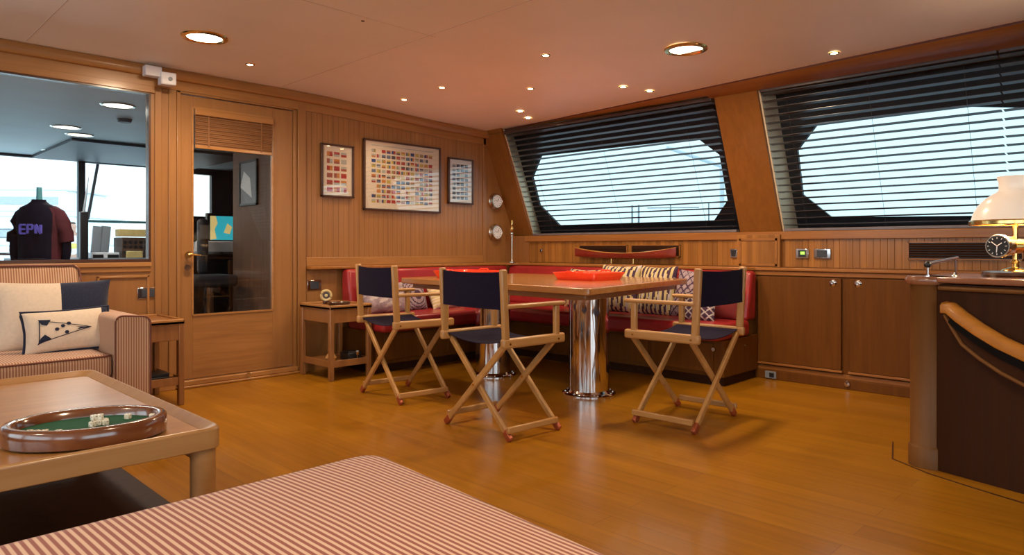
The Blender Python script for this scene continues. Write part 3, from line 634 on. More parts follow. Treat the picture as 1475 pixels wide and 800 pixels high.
# ------------------------------------------------------------------ dining table
tb = thing('dining_table', (3.75, 3.35, 0), 'large teak dining table on two thick chrome pedestals', 'table')
def rounded(poly, r, k=5):
    out = []; n = len(poly)
    for i in range(n):
        p = Vector(poly[i]); a = (Vector(poly[i-1])-p).normalized(); c = (Vector(poly[(i+1) % n])-p).normalized()
        p0, p2 = p+a*r, p+c*r
        for j in range(k+1):
            t = j/k; q = p0*(1-t)**2+p*2*t*(1-t)+p2*t*t; out.append((q.x, q.y))
    return out
tp = [(3.11, 2.45), (4.68, 2.72), (4.56, 4.42), (3.22, 4.42)]
B().prism(rounded(tp, 0.05), 0.728, 0.77).build('tabletop', M['table'], tb, bevel=0.006, seg=3)
ti = [(3.18, 2.53), (4.58, 2.78), (4.46, 4.34), (3.29, 4.34)]
B().prism(ti, 0.690, 0.728).build('apron', M['tableedge'], tb, bevel=0.006)
for (x, y) in ((3.76, 2.96), (3.78, 3.94)):
    p = B(); p.lathe([(0, 0.012), (0.138, 0.012), (0.138, 0.69), (0, 0.69)], (x, y, 0), 56); p = p.build('pedestal', M['chrome'], tb)
    q = B(); q.lathe([(0, 0), (0.185, 0), (0.185, 0.006), (0.175, 0.012), (0.15, 0.016), (0.14, 0.03), (0.138, 0.03)], (x, y, 0), 56); q.build('base_ring', M['chrome'], p)
    for k in range(14): a = 2*PI*k/14; b = B(); b.lathe([(0, 0.010), (0.009, 0.010), (0.009, 0.018), (0.004, 0.021), (0, 0.021)], (x+0.163*math.cos(a), y+0.163*math.sin(a), 0), 10); b.build('bolt', M['chrome'], p)
def red_tray(x, y, rz, label):
    t = thing('serving_tray', (0, 0, 0), label, 'tray', 'red lacquer trays on the dining table')
    def rr(s, q=0.07): return rounded([(-s, -s), (s, -s), (s, s), (-s, s)], q, 6)
    B().prism(rr(0.205), 0, 0.006).build('base', M['redtray'], t)
    o, i_ = rr(0.235), rr(0.205); n = len(o); b = B()
    b.add([(a, c, 0.0) for a, c in i_]+[(a, c, 0.055) for a, c in o]+[(a*0.975, c*0.975, 0.055) for a, c in o]+[(a*0.975, c*0.975, 0.004) for a, c in i_], [(r*n+k, r*n+(k+1) % n, (r+1)*n+(k+1) % n, (r+1)*n+k) for r in range(3) for k in range(n)])
    b.build('rim', M['redtray'], t)
    for s in (-1, 1):
        b = B(); b.path([(s*0.232, -0.06, 0.052), (s*0.238, -0.04, 0.064), (s*0.238, 0.04, 0.064), (s*0.232, 0.06, 0.052)], 0.006, 8); b.build('handle', M['redtray'], t)
    t.location = (x, y, 0.77); t.rotation_euler.z = rz; t.scale = (0.87, 0.87, 1); return t
red_tray(4.00, 3.15, math.radians(0), 'red square tray near the table corner, in front of the right-hand pedestal')
red_tray(3.62, 4.07, math.radians(6), 'red square tray at the far end of the table behind the middle chair')

# ------------------------------------------------------------------ director chairs
def director():
    t = thing('director_chair', (0,0,0), 'x', 'chair', 'director chairs around the dining table')
    w, d2 = 0.275, 0.20
    for s in (-1, 1):
        b = B(); b.bar((s*w, -0.235, 0.510), (s*w, 0.235, 0.510), 0.034, 0.052); b.build('side_rail', M['chair_y'], t, bevel=0.012, seg=3)
        b = B(); b.bar((s*w, -0.205, 0.52), (s*w, -0.225, 0.892), 0.028, 0.042, up=(0, 1, 0)); b.build('back_post', M['chair'], t, bevel=0.009, seg=3)
        b = B(); b.bar((s*w, 0.175, 0.52), (s*w, 0.175, 0.690), 0.028, 0.036, up=(0, 1, 0)); b.build('arm_post', M['chair'], t, bevel=0.008, seg=3)
        b = B(); b.bar((s*w, -0.21, 0.700), (s*w, 0.235, 0.700), 0.045, 0.022); b.build('armrest', M['chair_y'], t, bevel=0.009, seg=3)
        b = B(); b.bar((s*0.27, -0.19, 0.060), (s*0.27, 0.19, 0.060), 0.022, 0.034); b.build('foot_rail', M['chair_y'], t, bevel=0.006)
        b = B(); b.tube((s*(w+0.022), -0.19, 0.508), (s*(w-0.02), -0.19, 0.508), 0.006, n=8); b.tube((s*(w+0.022), 0.175, 0.508), (s*(w-0.02), 0.175, 0.508), 0.006, n=8); b.build('rivets', M['brass'], t)
    for y, o in ((-0.185, 0), (0.185, 0)):
        for s in (-1, 1):
            yy = y+s*0.012
            p0, p1 = Vector((s*0.285, yy, 0.0)), Vector((-s*0.255, yy, 0.495)); dd = (p1-p0)
            b = B(); b.bar(p0+dd*0.085, p1, 0.022, 0.036, up=(0, 0, 1)); l = b.build('leg', M['chair'], t, bevel=0.007, seg=3)
            b = B(); b.bar(p0+dd*0.012, p0+dd*0.10, 0.025, 0.039, up=(0, 0, 1)); b.build('copper_foot', M['copper'], l, bevel=0.007)
        b = B(); b.tube((0.0, y-0.028, 0.262), (0.0, y+0.028, 0.262), 0.007, n=10); b.build('pivot_bolt', M['brass'], t)
    # seat canvas, slung
    b = B(); n = 12; th = 0.004; vs = []; 
    for i in range(n+1):
        u = -1+2*i/n; z = 0.522-0.030*(1-u*u)
        for y in (-0.20, 0.20): vs += [(u*0.262, y, z), (u*0.262, y, z-th)]
    fs = []
    for i in range(n):
        a = i*4; fs += [(a, a+4, a+6, a+2), (a+1, a+3, a+7, a+5), (a, a+1, a+5, a+4), (a+2, a+6, a+7, a+3)]
    fs += [(0, 2, 3, 1), (n*4, n*4+1, n*4+3, n*4+2)]
    b.add(vs, fs); b.build('seat', M['navy'], t)
    b = B(); vs = []; n = 14
    for i in range(n+1):
        u = -1+2*i/n; yb = -0.224-0.028*(1-u*u); sag = 0.008*(1-u*u)
        for z, yo in ((0.684, 0), (0.880-sag, 0)): vs += [(u*0.288, yb, z), (u*0.288, yb+0.005, z)]
    fs = []
    for i in range(n):
        a = i*4; fs += [(a, a+4, a+6, a+2), (a+1, a+3, a+7, a+5), (a, a+1, a+5, a+4), (a+2, a+6, a+7, a+3)]
    fs += [(0, 2, 3, 1), (n*4, n*4+1, n*4+3, n*4+2)]
    b.add(vs, fs); b.build('backrest', M['navy'], t)
    return t
dc = director()
def put(o, x, y, deg, label): o.location = (x, y, 0); o.rotation_euler.z = math.radians(deg); o['label'] = label
chairs = [dc, copy_tree(dc), copy_tree(dc)]
put(chairs[0], 2.70, 2.745, -94, 'navy canvas director chair in the middle, nearest the camera, back to us')
put(chairs[1], 2.82, 3.81, -98, 'navy canvas director chair beside the small side table, leftmost of three')
for o_ in chairs[:2]: o_.scale = (0.96, 0.96, 1)
put(chairs[2], 3.575, 2.10, 2, 'navy canvas director chair at the right end of the table near the cabinets')

# ------------------------------------------------------------------ banquette
bq = thing('banquette', (4.6, 4.2, 0), 'corner banquette with red leather seat and back on a teak base', 'banquette')
b = B(); b.prism([(3.12, 4.60), (4.58, 4.60), (4.58, 2.38), (5.12, 2.38), (5.12, 5.09), (3.12, 5.09)], 0.07, 0.335); b.build('base', M['cab'], bq)
b = B(); b.prism([(3.15, 4.64), (4.62, 4.64), (4.62, 2.40), (5.12, 2.40), (5.12, 5.09), (3.15, 5.09)], 0.0, 0.07); b.build('plinth', M['desk'], bq)
b = B()
for y0, y1 in ((2.46, 2.98), (3.02, 3.56), (3.60, 4.12)): B().box(4.566, 4.58, y0, y1, 0.10, 0.31).build('base_panel', M['cab'], bq, bevel=0.003)
for x0, x1 in ((3.2, 3.8), (3.86, 4.5)): B().box(x0, x1, 4.586, 4.60, 0.10, 0.31).build('base_panel', M['cab'], bq, bevel=0.003)
b = B(); b.box(4.47, 4.98, 2.37, 4.46, 0.335, 0.460); b.build('seat_cushion', M['red'], bq, bevel=0.035, seg=5)
b = B(); b.box(3.10, 4.98, 4.47, 4.98, 0.335, 0.460); b.build('seat_cushion', M['red'], bq, bevel=0.035, seg=5)
b = B(); b.hexa([(4.94, 2.38, 0.45), (5.10, 2.38, 0.45), (5.10, 5.0, 0.45), (4.94, 5.0, 0.45), (5.02, 2.38, 0.825), (5.11, 2.38, 0.825), (5.11, 5.0, 0.825), (5.02, 5.0, 0.825)]); b.build('backrest', M['red'], bq, bevel=0.028, seg=4)
b = B(); b.hexa([(3.11, 4.93, 0.45), (5.0, 4.93, 0.45), (5.0, 5.09, 0.45), (3.11, 5.09, 0.45), (3.11, 4.99, 0.825), (5.0, 4.99, 0.825), (5.0, 5.09, 0.825), (3.11, 5.09, 0.825)]); b.build('backrest', M['red'], bq, bevel=0.028, seg=4)
b = B(); b.tube((4.565, 2.45, 0.27), (4.55, 2.45, 0.27), 0.014); b.tube((4.9, 2.372, 0.27), (4.9, 2.385, 0.27), 0.008); b.build('latch', M['nickel'], bq)

# ------------------------------------------------------------------ scatter cushions
def cushion(name, w, h, T, mats, fn, loc, rz, tilt, roll, label, cat='cushion', group=None, n=36, ear=0.05, pipe=None, extra=None):
    """cushion stands in the local XZ plane, front = -Y; fn(u, v) -> material index, u right, v up"""
    root = thing(name, (0,0,0), label, cat, group)
    def P(u, v, s):
        e = max(0.0, (1-u*u))*max(0.0, (1-v*v)); th = T*(e**0.42)
        k = 1+ear*(abs(u*v)**3)-0.03*(1-min(1, abs(u*v)))*(max(abs(u), abs(v))**4)
        return (u*w/2*k, s*th, v*h/2*k+h/2)
    b = B()
    for s in (-1, 1):
        vs = [P(-1+2*i/n, -1+2*j/n, s) for i in range(n+1) for j in range(n+1)]; base = len(b.v); b.v += [Vector(p) for p in vs]
        for i in range(n):
            for j in range(n):
                b.f.append([base+i*(n+1)+j, base+(i+1)*(n+1)+j, base+(i+1)*(n+1)+j+1, base+i*(n+1)+j+1]); b.mi.append(fn(-1+2*(i+.5)/n, -1+2*(j+.5)/n) if s < 0 else fn(-1+2*(i+.5)/n, -1+2*(j+.5)/n))
    b.build('cover', mats, root)
    if pipe:
        q = []; m = 16
        for (a, c, d_, e_) in ((-1,-1,1,-1),(1,-1,1,1),(1,1,-1,1),(-1,1,-1,-1)):
            for i in range(m): t = i/m; q.append(P(a+(d_-a)*t, c+(e_-c)*t, 0))
        bb = B(); bb.path(q, 0.008, 8, closed=True); bb.build('piping', pipe, root)
    if extra: extra(root, P)
    root.location = loc; root.rotation_euler = (math.radians(tilt), math.radians(roll), math.radians(rz)); return root
def flat_patch(b, P, pts, s=-1, lift=0.0035, k=8):
    # triangle fan patch hugging the cushion surface ; pts in (u, v)
    c = (sum(p[0] for p in pts)/len(pts), sum(p[1] for p in pts)/len(pts))
    for i in range(len(pts)):
        a, d_ = pts[i], pts[(i+1) % len(pts)]
        for r in range(k):
            f0, f1 = r/k, (r+1)/k; L = lambda p, f: (c[0]+(p[0]-c[0])*f, c[1]+(p[1]-c[1])*f)
            q = [L(a, f0), L(a, f1), L(d_, f1), L(d_, f0)]
            vs = [Vector(P(x, y, s))+Vector((0, -lift, 0)) for x, y in q]
            b.add(vs, [(0,1,2,3)] if r else [(1,2,3)])
def burgee(root, P):
    b = B(); A, B_, C_ = (-0.66, 0.50), (-0.70, -0.58), (0.52, -0.02)
    def line(p, q, w, k=10):
        d = Vector((q[0]-p[0], q[1]-p[1])); nn = Vector((-d.y, d.x)).normalized()*w
        for i in range(k):
            a = Vector(p)+d*(i/k); c = Vector(p)+d*((i+1)/k)
            vs = [Vector(P(x.x, x.y, -1))+Vector((0, -0.004, 0)) for x in (a-nn, c-nn, c+nn, a+nn)]; b.add(vs, [(0,1,2,3)])
    line(A, B_, 0.012); line(B_, C_, 0.018); line(A, C_, 0.018)
    flat_patch(b, P, [(-0.69, 0.56), (-0.40, 0.50), (-0.50, 0.22), (-0.62, 0.30)]); flat_patch(b, P, [(-0.74, -0.66), (-0.42, -0.42), (-0.56, -0.20), (-0.66, -0.36)])
    flat_patch(b, P, [(0.16, 0.05), (0.55, -0.02), (0.16, -0.10), (0.26, -0.02)])
    for c in ((-0.28, 0.0), (0.0, 0.24), (-0.06, -0.18), (-0.14, 0.14)):
        flat_patch(b, P, [(c[0]+0.055*math.cos(k*PI/3), c[1]+0.09*math.sin(k*PI/3)) for k in range(6)], k=2)
    b.build('pennant_embroidery', M['navycush'], root)
# striped sofa
sf = thing('sofa', (0.2, 4.6, 0), 'sofa in tan ticking stripe against the bulkhead under the inner window', 'sofa')
def softbox(b, x0, x1, y0, y1, z0, z1): return b.box(x0, x1, y0, y1, z0, z1)
b = B(); b.box(-1.25, 1.125, 4.14, 4.95, 0.08, 0.30); b.build('base', M['stripe_sofa_x'], sf, bevel=0.02)
b = B(); b.box(-0.16, 1.120, 4.10, 4.80, 0.30, 0.435); b.build('seat_cushion', M['stripe_sofa_x'], sf, bevel=0.035, seg=5)
b = B(); b.box(-1.24, -0.17, 4.10, 4.80, 0.30, 0.435); b.build('seat_cushion', M['stripe_sofa_x'], sf, bevel=0.035, seg=5)
for x0, x1 in ((-0.16, 1.135), (-1.24, -0.17)):
    b = B(); b.hexa([(x0, 4.66, 0.43), (x1, 4.66, 0.43), (x1, 4.95, 0.40), (x0, 4.95, 0.40), (x0, 4.82, 0.905), (x1, 4.82, 0.905), (x1, 5.04, 0.895), (x0, 5.04, 0.895)]); b.build('back_cushion', M['stripe_sofa_x'], sf, bevel=0.035, seg=5)
    b = B(); b.path([(x0+0.04, 4.815, 0.897), (x1-0.035, 4.815, 0.897), (x1-0.008, 4.81, 0.875), (x1-0.003, 4.78, 0.80), (x1-0.003, 4.68, 0.50)], 0.006, 8); b.build('piping', M['piping'], sf)
b = B(); b.path([(-1.2, 4.104, 0.425), (1.09, 4.104, 0.425), (1.118, 4.13, 0.425)], 0.005, 8); b.build('piping', M['piping'], sf)
for x0, x1 in ((1.125, 1.30), (-1.43, -1.255)):
    pr = rounded([(x0, 0.05), (x1, 0.05), (x1, 0.625), (x0, 0.64)], 0.045, 6)
    b = B(); b.prism(pr, 4.08, 4.96, T=lambda a, c, z: (a, z, c)); b.build('arm', M['stripe_arm'], sf, bevel=0.01)
    b = B(); b.path([(a, 4.081, c) for a, c in pr], 0.0045, 8, closed=True); b.build('piping', M['piping'], sf)
b = B(); b.box(-1.4, 1.28, 4.93, 5.06, 0.08, 0.60); b.build('back_frame', M['stripe_sofa_x'], sf, bevel=0.03, seg=4)
for x in (-1.35, 1.22):
    for y in (4.16, 4.92): b = B(); b.tube((x, y, 0), (x, y, 0.09), 0.02, 0.026); b.build('foot', M['darkwood'], sf)
cushion('cushion', 0.55, 0.385, 0.085, [M['cream'], M['navycush']], lambda u, v: 1 if u > 0.12 else 0, (0.96, 4.60, 0.435), -8, -18, 0, 'large cushion half cream and half navy at the back of the sofa', pipe=None)
cushion('cushion', 0.40, 0.225, 0.06, [M['cream'], M['navycush']], lambda u, v: 1 if u > 0.86 else 0, (0.985, 4.40, 0.438), -4, -17, -2, 'small oblong cream cushion with a navy pennant and navy piping', pipe=M['navycush'], extra=burgee)
# banquette cushions
def lattice(u, v, k=5.0):
    a, c = (u+v)*k/2, (u-v)*k/2
    return 1 if min(a % 1, c % 1) < 0.22 else 0
def waves(u, v): return 1 if math.sin(u*26+2.2*math.sin(v*3.5)) > 0.1 else (2 if math.sin(u*13+v*2) > 0.75 else 0)
G = 'patterned cushions on the red banquette'
cushion('cushion', 0.42, 0.26, 0.08, [M['lavender'], M['lavlight']], lambda u, v: 1 if math.sin(7*u+5*v*v)*math.sin(9*v-3*u) > 0.35 else 0, (3.38, 4.80, 0.458), 0, -22, 0, 'greyish lilac swirl-patterned cushion seen through the leftmost chair', group=G)
cushion('cushion', 0.24, 0.25, 0.06, [M['lavender'], M['purpledk']], lambda u, v: 1 if (u*u+v*v) % 0.35 < 0.12 else 0, (3.72, 4.84, 0.458), 5, -20, 0, 'lilac cushion with dark rings between the left and middle chairs', group=G)
cushion('cushion', 0.36, 0.22, 0.07, [M['paleyel'], M['cream']], lambda u, v: 1 if (v*4) % 1 < 0.4 else 0, (4.06, 4.80, 0.458), 0, -30, 0, 'pale yellow striped cushion lying left of the middle chair back', group=G)
cushion('cushion', 0.38, 0.36, 0.08, [M['tan'], M['purpledk'], M['lavlight']], lambda u, v: 1 if math.sin(u*17)*math.sin(v*15+u*4) > 0.3 else (2 if math.sin(u*9-v*8) > 0.6 else 0), (4.86, 3.92, 0.458), -90, -16, 0, 'mottled tan and brown cushion behind the near pedestal', group=G)
cushion('cushion', 0.40, 0.40, 0.085, [M['purpledk'], M['paleyel'], M['lavlight']], waves, (4.81, 3.50, 0.458), -92, -13, 0, 'dark cushion with wavy cream and yellow stripes', group=G)
cushion('cushion', 0.33, 0.40, 0.08, [M['purpledk'], M['paleyel'], M['lavlight']], lambda u, v: waves(-u, v+0.6), (4.81, 3.12, 0.458), -88, -14, 0, 'second dark cushion with cream stripes, right of the first', group=G)
cushion('cushion', 0.30, 0.38, 0.07, [M['lavender'], M['purpledk']], lambda u, v: lattice(u, v), (4.82, 2.81, 0.458), -84, -20, 4, 'lilac lattice cushion beside the striped cushions', group=G)
cushion('cushion', 0.25, 0.22, 0.06, [M['purpledk'], M['lavlight']], lambda u, v: lattice(u, v, 4), (4.66, 2.64, 0.458), -80, -24, 0, 'small plum cushion with a pale lattice seen inside the right chair', group=G)
cushion('cushion', 0.22, 0.24, 0.07, [M['maroon']], lambda u, v: 0, (4.88, 2.52, 0.458), -90, -14, 0, 'plain dark maroon cushion at the right end of the banquette', group=G)

# ------------------------------------------------------------------ side tables
def side_table(x0, x1, y0, y1, H, label, shelf=0.13):
    t = thing('side_table', ((x0+x1)/2, (y0+y1)/2, 0), label, 'side table', 'small teak side tables')
    b = B(); b.box(x0, x1, y0, y1, H-0.035, H-0.012); b.build('top', M['sidew'], t, bevel=0.004)
    b = B(); w = 0.014
    b.box(x0, x1, y0, y0+w, H-0.035, H); b.box(x0, x1, y1-w, y1, H-0.035, H); b.box(x0, x0+w, y0, y1, H-0.035, H); b.box(x1-w, x1, y0, y1, H-0.035, H); b.build('rim', M['trim_x'], t, bevel=0.005)
    b = B(); 
    for a in ((x0+0.012, x1-0.012, y0+0.01, y0+0.026), (x0+0.012, x1-0.012, y1-0.026, y1-0.01), (x0+0.012, x0+0.026, y0+0.01, y1-0.01), (x1-0.026, x1-0.012, y0+0.01, y1-0.01)): b.box(*a, H-0.135, H-0.03)
    b.build('apron', M['sidew'], t, bevel=0.003)
    for x in (x0+0.02, x1-0.02):
        for y in (y0+0.02, y1-0.02):
            b = B(); b.box(x-0.018, x+0.018, y-0.018, y+0.018, 0, H-0.03); b.build('leg', M['sidew'], t, bevel=0.006)
    b = B(); b.box(x0+0.02, x1-0.02, y0+0.02, y1-0.02, shelf-0.02, shelf); b.box(x0+0.02, x1-0.02, y0+0.012, y0+0.022, shelf-0.03, shelf+0.02); b.box(x1-0.022, x1-0.012, y0+0.02, y1-0.02, shelf-0.03, shelf+0.02); b.box(x0+0.012, x0+0.022, y0+0.02, y1-0.02, shelf-0.03, shelf+0.02); b.build('shelf', M['sidew'], t, bevel=0.002)
    return t
side_table(2.70, 3.07, 4.57, 5.03, 0.57, 'small teak side table against the bulkhead beside the leftmost director chair')
side_table(1.32, 1.66, 4.57, 5.06, 0.55, 'small teak side table between the sofa arm and the glass door', 0.16)
b = B(); b.box(1.36, 1.60, 4.62, 4.80, 0.16, 0.185); b.box(1.37, 1.59, 4.64, 4.79, 0.185, 0.205)
t = thing('book_box', (1.48, 4.71, 0.16), 'black glossy album with chrome clasp on the lower shelf beside the sofa', 'album')
b.build('covers', M['black'], t, bevel=0.003); B().box(1.58, 1.603, 4.615, 4.63, 0.162, 0.203).build('clasp', M['chrome'], t)
# dish and round clock on the side table
b = B(); b.lathe([(0, 0.558), (0.07, 0.558), (0.085, 0.566), (0.09, 0.580), (0.086, 0.580), (0.078, 0.568), (0, 0.566)], (2.88, 4.74, 0), 28)
tag(b.build('dish', M['darkwood']), 'shallow dark wooden dish on the side table by the banquette', 'dish')
t = thing('desk_clock', (2.86, 4.90, 0.558), 'small round clock with pale ring and dark face on the side table', 'clock')
f0 = Vector((2.86, 4.90, 0.625)); dd = Vector((-0.5, -0.85, 0)).normalized()
vs = []
ring = []; A_ = dd.cross(Vector((0,0,1)))
B().path([f0+A_*0.038*math.cos(a)+Vector((0,0,1))*0.038*math.sin(a) for a in [2*PI*k/24 for k in range(24)]], 0.011, 8, closed=True).build('ring', M['paleyel'], t)
B().tube(f0-dd*0.012, f0+dd*0.002, 0.034, n=24).build('face', M['darkwood'], t)
B().tube(f0-dd*0.0, f0+dd*0.006, 0.012, n=16).build('hub', M['brass'], t)
B().box(2.835, 2.885, 4.885, 4.915, 0.558, 0.585).build('foot', M['darkwood'], t, bevel=0.004)
# things on its lower shelf
t = thing('ornament', (2.80, 4.72, 0.13), 'small carved tan ornament on the lower shelf of the side table', 'ornament')
B().lathe([(0, 0.13), (0.035, 0.13), (0.045, 0.15), (0.03, 0.175), (0.015, 0.19), (0.025, 0.21), (0.02, 0.235), (0, 0.245)], (2.82, 4.76, 0), 16).build('body', M['chair'], t)
B().lathe([(0, 0.245), (0.008, 0.25), (0.006, 0.27), (0, 0.275)], (2.82, 4.76, 0), 10).build('finial', M['brass'], t)
b = B(); b.box(2.90, 3.02, 4.64, 4.76, 0.13, 0.185); b.box(2.91, 3.01, 4.65, 4.75, 0.185, 0.195)
tag(b.build('small_box', M['black'], bevel=0.004), 'small black box on the lower shelf of the side table', 'box')
b = B(); b.lathe([(0, 0.13), (0.014, 0.13), (0.012, 0.135), (0.003, 0.14), (0.003, 0.165), (0.013, 0.175), (0.015, 0.20)], (2.965, 4.615, 0), 14)
tag(b.build('small_glass', M['nickel']), 'tiny silvery goblet in front of the black box on the shelf', 'goblet')
b = B(); b.lathe([(0, 0.13), (0.018, 0.13), (0.022, 0.15), (0.016, 0.175), (0, 0.18)], (2.755, 4.63, 0), 14)
tag(b.build('small_pot', M['gold']), 'tiny amber pot at the left of the lower shelf', 'pot')

# ------------------------------------------------------------------ coffee table, oval tray, dice
cf = thing('coffee_table', (0.45, 2.85, 0), 'wide low teak coffee table with raised rim, holding the oval tray', 'coffee table')
X0, X1, YA, YB = -0.04, 0.89, 2.13, 3.56
B().box(X0+0.02, X1-0.02, YA+0.02, YB-0.02, 0.405, 0.430).build('top', M['coffee'], cf)
o = rounded([(X0, YA), (X1, YA), (X1, YB), (X0, YB)], 0.05, 5); i_ = [(0.43+(x-0.43)*0.91, 2.845+(y-2.845)*0.94) for x, y in o]; n = len(o)
b = B(); b.add([(x, y, 0.385) for x, y in o]+[(x, y, 0.445) for x, y in o]+[(x, y, 0.452) for x, y in [(0.43+(x-0.43)*0.985, 2.845+(y-2.845)*0.99) for x, y in o]]+[(x, y, 0.431) for x, y in i_]+[(x, y, 0.385) for x, y in i_],
    [(r*n+k, r*n+(k+1) % n, ((r+1) % 5)*n+(k+1) % n, ((r+1) % 5)*n+k) for r in range(5) for k in range(n)]); b.build('rim', M['coffee_rim'], cf, bevel=0.003)
for x in (X0+0.05, X1-0.045):
    for y in (YA+0.05, YB-0.05): b = B(); b.tube((x, y, 0), (x, y, 0.39), 0.037, n=20); b.build('leg', M['coffee_rim'], cf)
b = B(); b.box(X0+0.03, X1-0.03, YA+0.04, YB-0.04, 0.10, 0.125); b.build('shelf', M['desk'], cf, bevel=0.004)
b = B(); b.box(X0+0.03, X0+0.05, YA+0.1, YB-0.1, 0.335, 0.39); b.box(X1-0.055, X1-0.035, YA+0.1, YB-0.1, 0.335, 0.39); b.box(X0+0.1, X1-0.1, YB-0.16, YB-0.14, 0.335, 0.39); b.build('apron', M['coffee'], cf)
ot = thing('oval_tray', (0.575, 2.365, 0.431), 'oval walnut dice tray lined with green felt on the coffee table', 'tray')
A1, B1, ang, tcx, tcy = 0.215, 0.165, math.radians(-22), 0.575, 2.365
def ell(a, c, z, n=56): 
    r = []
    for k in range(n):
        t = 2*PI*k/n; x, y = a*math.cos(t), c*math.sin(t); r.append((tcx+x*math.cos(ang)-y*math.sin(ang), tcy+x*math.sin(ang)+y*math.cos(ang), z))
    return r
rings = [ell(A1-0.012, B1-0.012, 0.431), ell(A1, B1, 0.437), ell(A1+0.002, B1+0.002, 0.460), ell(A1, B1, 0.484), ell(A1-0.006, B1-0.006, 0.490), ell(A1-0.024, B1-0.024, 0.490), ell(A1-0.031, B1-0.031, 0.484), ell(A1-0.034, B1-0.034, 0.455)]
b = B(); n = 56; b.add(sum(rings, []), [(r*n+k, r*n+(k+1) % n, (r+1)*n+(k+1) % n, (r+1)*n+k) for r in range(7) for k in range(n)]+[list(range(n))]); b.build('wall', M['traywood'], ot, smooth=50)
b = B(); b.add(ell(A1-0.031, B1-0.031, 0.452)+ell(A1-0.031, B1-0.031, 0.464), [list(range(n))[::-1], list(range(n, 2*n))]); b.build('felt_lining', M['felt'], ot)
def die(x, y, z, rz, label, s=0.016):
    t = thing('die', (x, y, z), label, 'die', 'ivory dice in the green-lined tray')
    b = B(); h = s/2; b.box(-h, h, -h, h, 0, s); 
    ca, sa = math.cos(rz), math.sin(rz); b.v = [Vector((x+v.x*ca-v.y*sa, y+v.x*sa+v.y*ca, z+v.z)) for v in b.v]; b.build('cube_body', M['ivory'], t, bevel=0.002, seg=2)
    b = B()
    for (du, dv) in ((-0.25, -0.25), (0.25, 0.25), (0, 0)):
        c = Vector((du*s, dv*s, s)); c = Vector((x+c.x*ca-c.y*sa, y+c.x*sa+c.y*ca, z+c.z)); b.lathe([(0, 0.0004), (0.0014, 0.0004), (0.0014, 0)], c, 8)
    for f in range(4):
        for (du, dv) in ((-0.22, 0.3), (0.22, 0.7)):
            q = rz+f*PI/2; nx, ny = math.cos(q), math.sin(q); c = Vector((x+nx*h-ny*du*s, y+ny*h+nx*du*s, z+dv*s)); b.tube(c, c+Vector((nx, ny, 0))*0.0004, 0.0014, n=8)
    b.build('pips', M['black'], t)
dice = [(0.445, 2.345, 0, 0.3), (0.462, 2.335, 0, 1.0), (0.43, 2.362, 0, 0.9), (0.49, 2.305, 0, 0.2), (0.585, 2.345, 0, 0.5), (0.603, 2.352, 0, 1.2), (0.618, 2.340, 0, 0.1), (0.600, 2.372, 0, 0.7), (0.622, 2.362, 0, 0.4), (0.608, 2.357, 1, 0.9), (0.592, 2.358, 1, 0.2), (0.69, 2.375, 0, 0.6), (0.745, 2.322, 0, 0.9)]
names = ['ivory die in the left-end cluster of the tray, middle one', 'ivory die in the left-end cluster of the tray, nearest the heap', 'ivory die in the left-end cluster of the tray, touching the left wall',
 'single ivory die by the near wall of the tray', 'leftmost bottom die of the ivory heap in the tray', 'bottom die at the middle front of the ivory heap', 'bottom die nearest the camera in the ivory heap', 'bottom die at the back of the ivory heap', 'rightmost bottom die of the ivory heap',
 'right one of the two dice stacked on top of the heap', 'left one of the two dice stacked on top of the heap', 'single ivory die standing apart right of the heap', 'single ivory die at the right end of the tray']
for (x, y, k, r), nm in zip(dice, names): die(x, y, 0.4642+k*0.0162, r, nm)

# ------------------------------------------------------------------ ottoman
ott = thing('ottoman', (0.6, 1.15, 0), 'large flat ottoman in red and cream ticking stripe in the foreground', 'ottoman')
def softblock(x0, x1, y0, y1, z0, z1, r, crown, n=30):
    """block with rounded corners and a slightly crowned top"""
    b = B(); pl = rounded([(x0, y0), (x1-0.10, y0), (x1, y1), (x0, y1)], r, 8); cx_, cy_ = (x0+x1)/2, (y0+y1)/2; m = len(pl); vs = []
    levels = [(1.0, z0), (1.0, z1-0.03), (0.997, z1-0.012), (0.985, z1)] + [(s, z1+crown*(1-s*s)) for s in (0.95, 0.9, 0.8, 0.65, 0.5, 0.35, 0.2, 0.08)]
    for s, z in levels:
        for x, y in pl: vs.append((cx_+(x-cx_)*s, cy_+(y-cy_)*s, z))
    fs = [(r_*m+k, r_*m+(k+1) % m, (r_+1)*m+(k+1) % m, (r_+1)*m+k) for r_ in range(len(levels)-1) for k in range(m)] + [list(range(m))[::-1], list(range((len(levels)-1)*m, len(levels)*m))]
    b.add(vs, fs); return b, pl
b, pl = softblock(0.02, 1.13, 0.35, 1.675, 0.10, 0.415, 0.075, 0.02)
b.build('cushion_block', M['stripe_ott'], ott, smooth=60)
b = B(); b.path([(x, y, 0.397) for x, y in pl], 0.004, 8, closed=True); b.build('piping', M['piping'], ott)
for x in (0.10, 0.95):
    for y in (0.43, 1.58): b = B(); b.tube((x, y, 0), (x, y, 0.11), 0.02, 0.028); b.build('foot', M['darkwood'], ott)

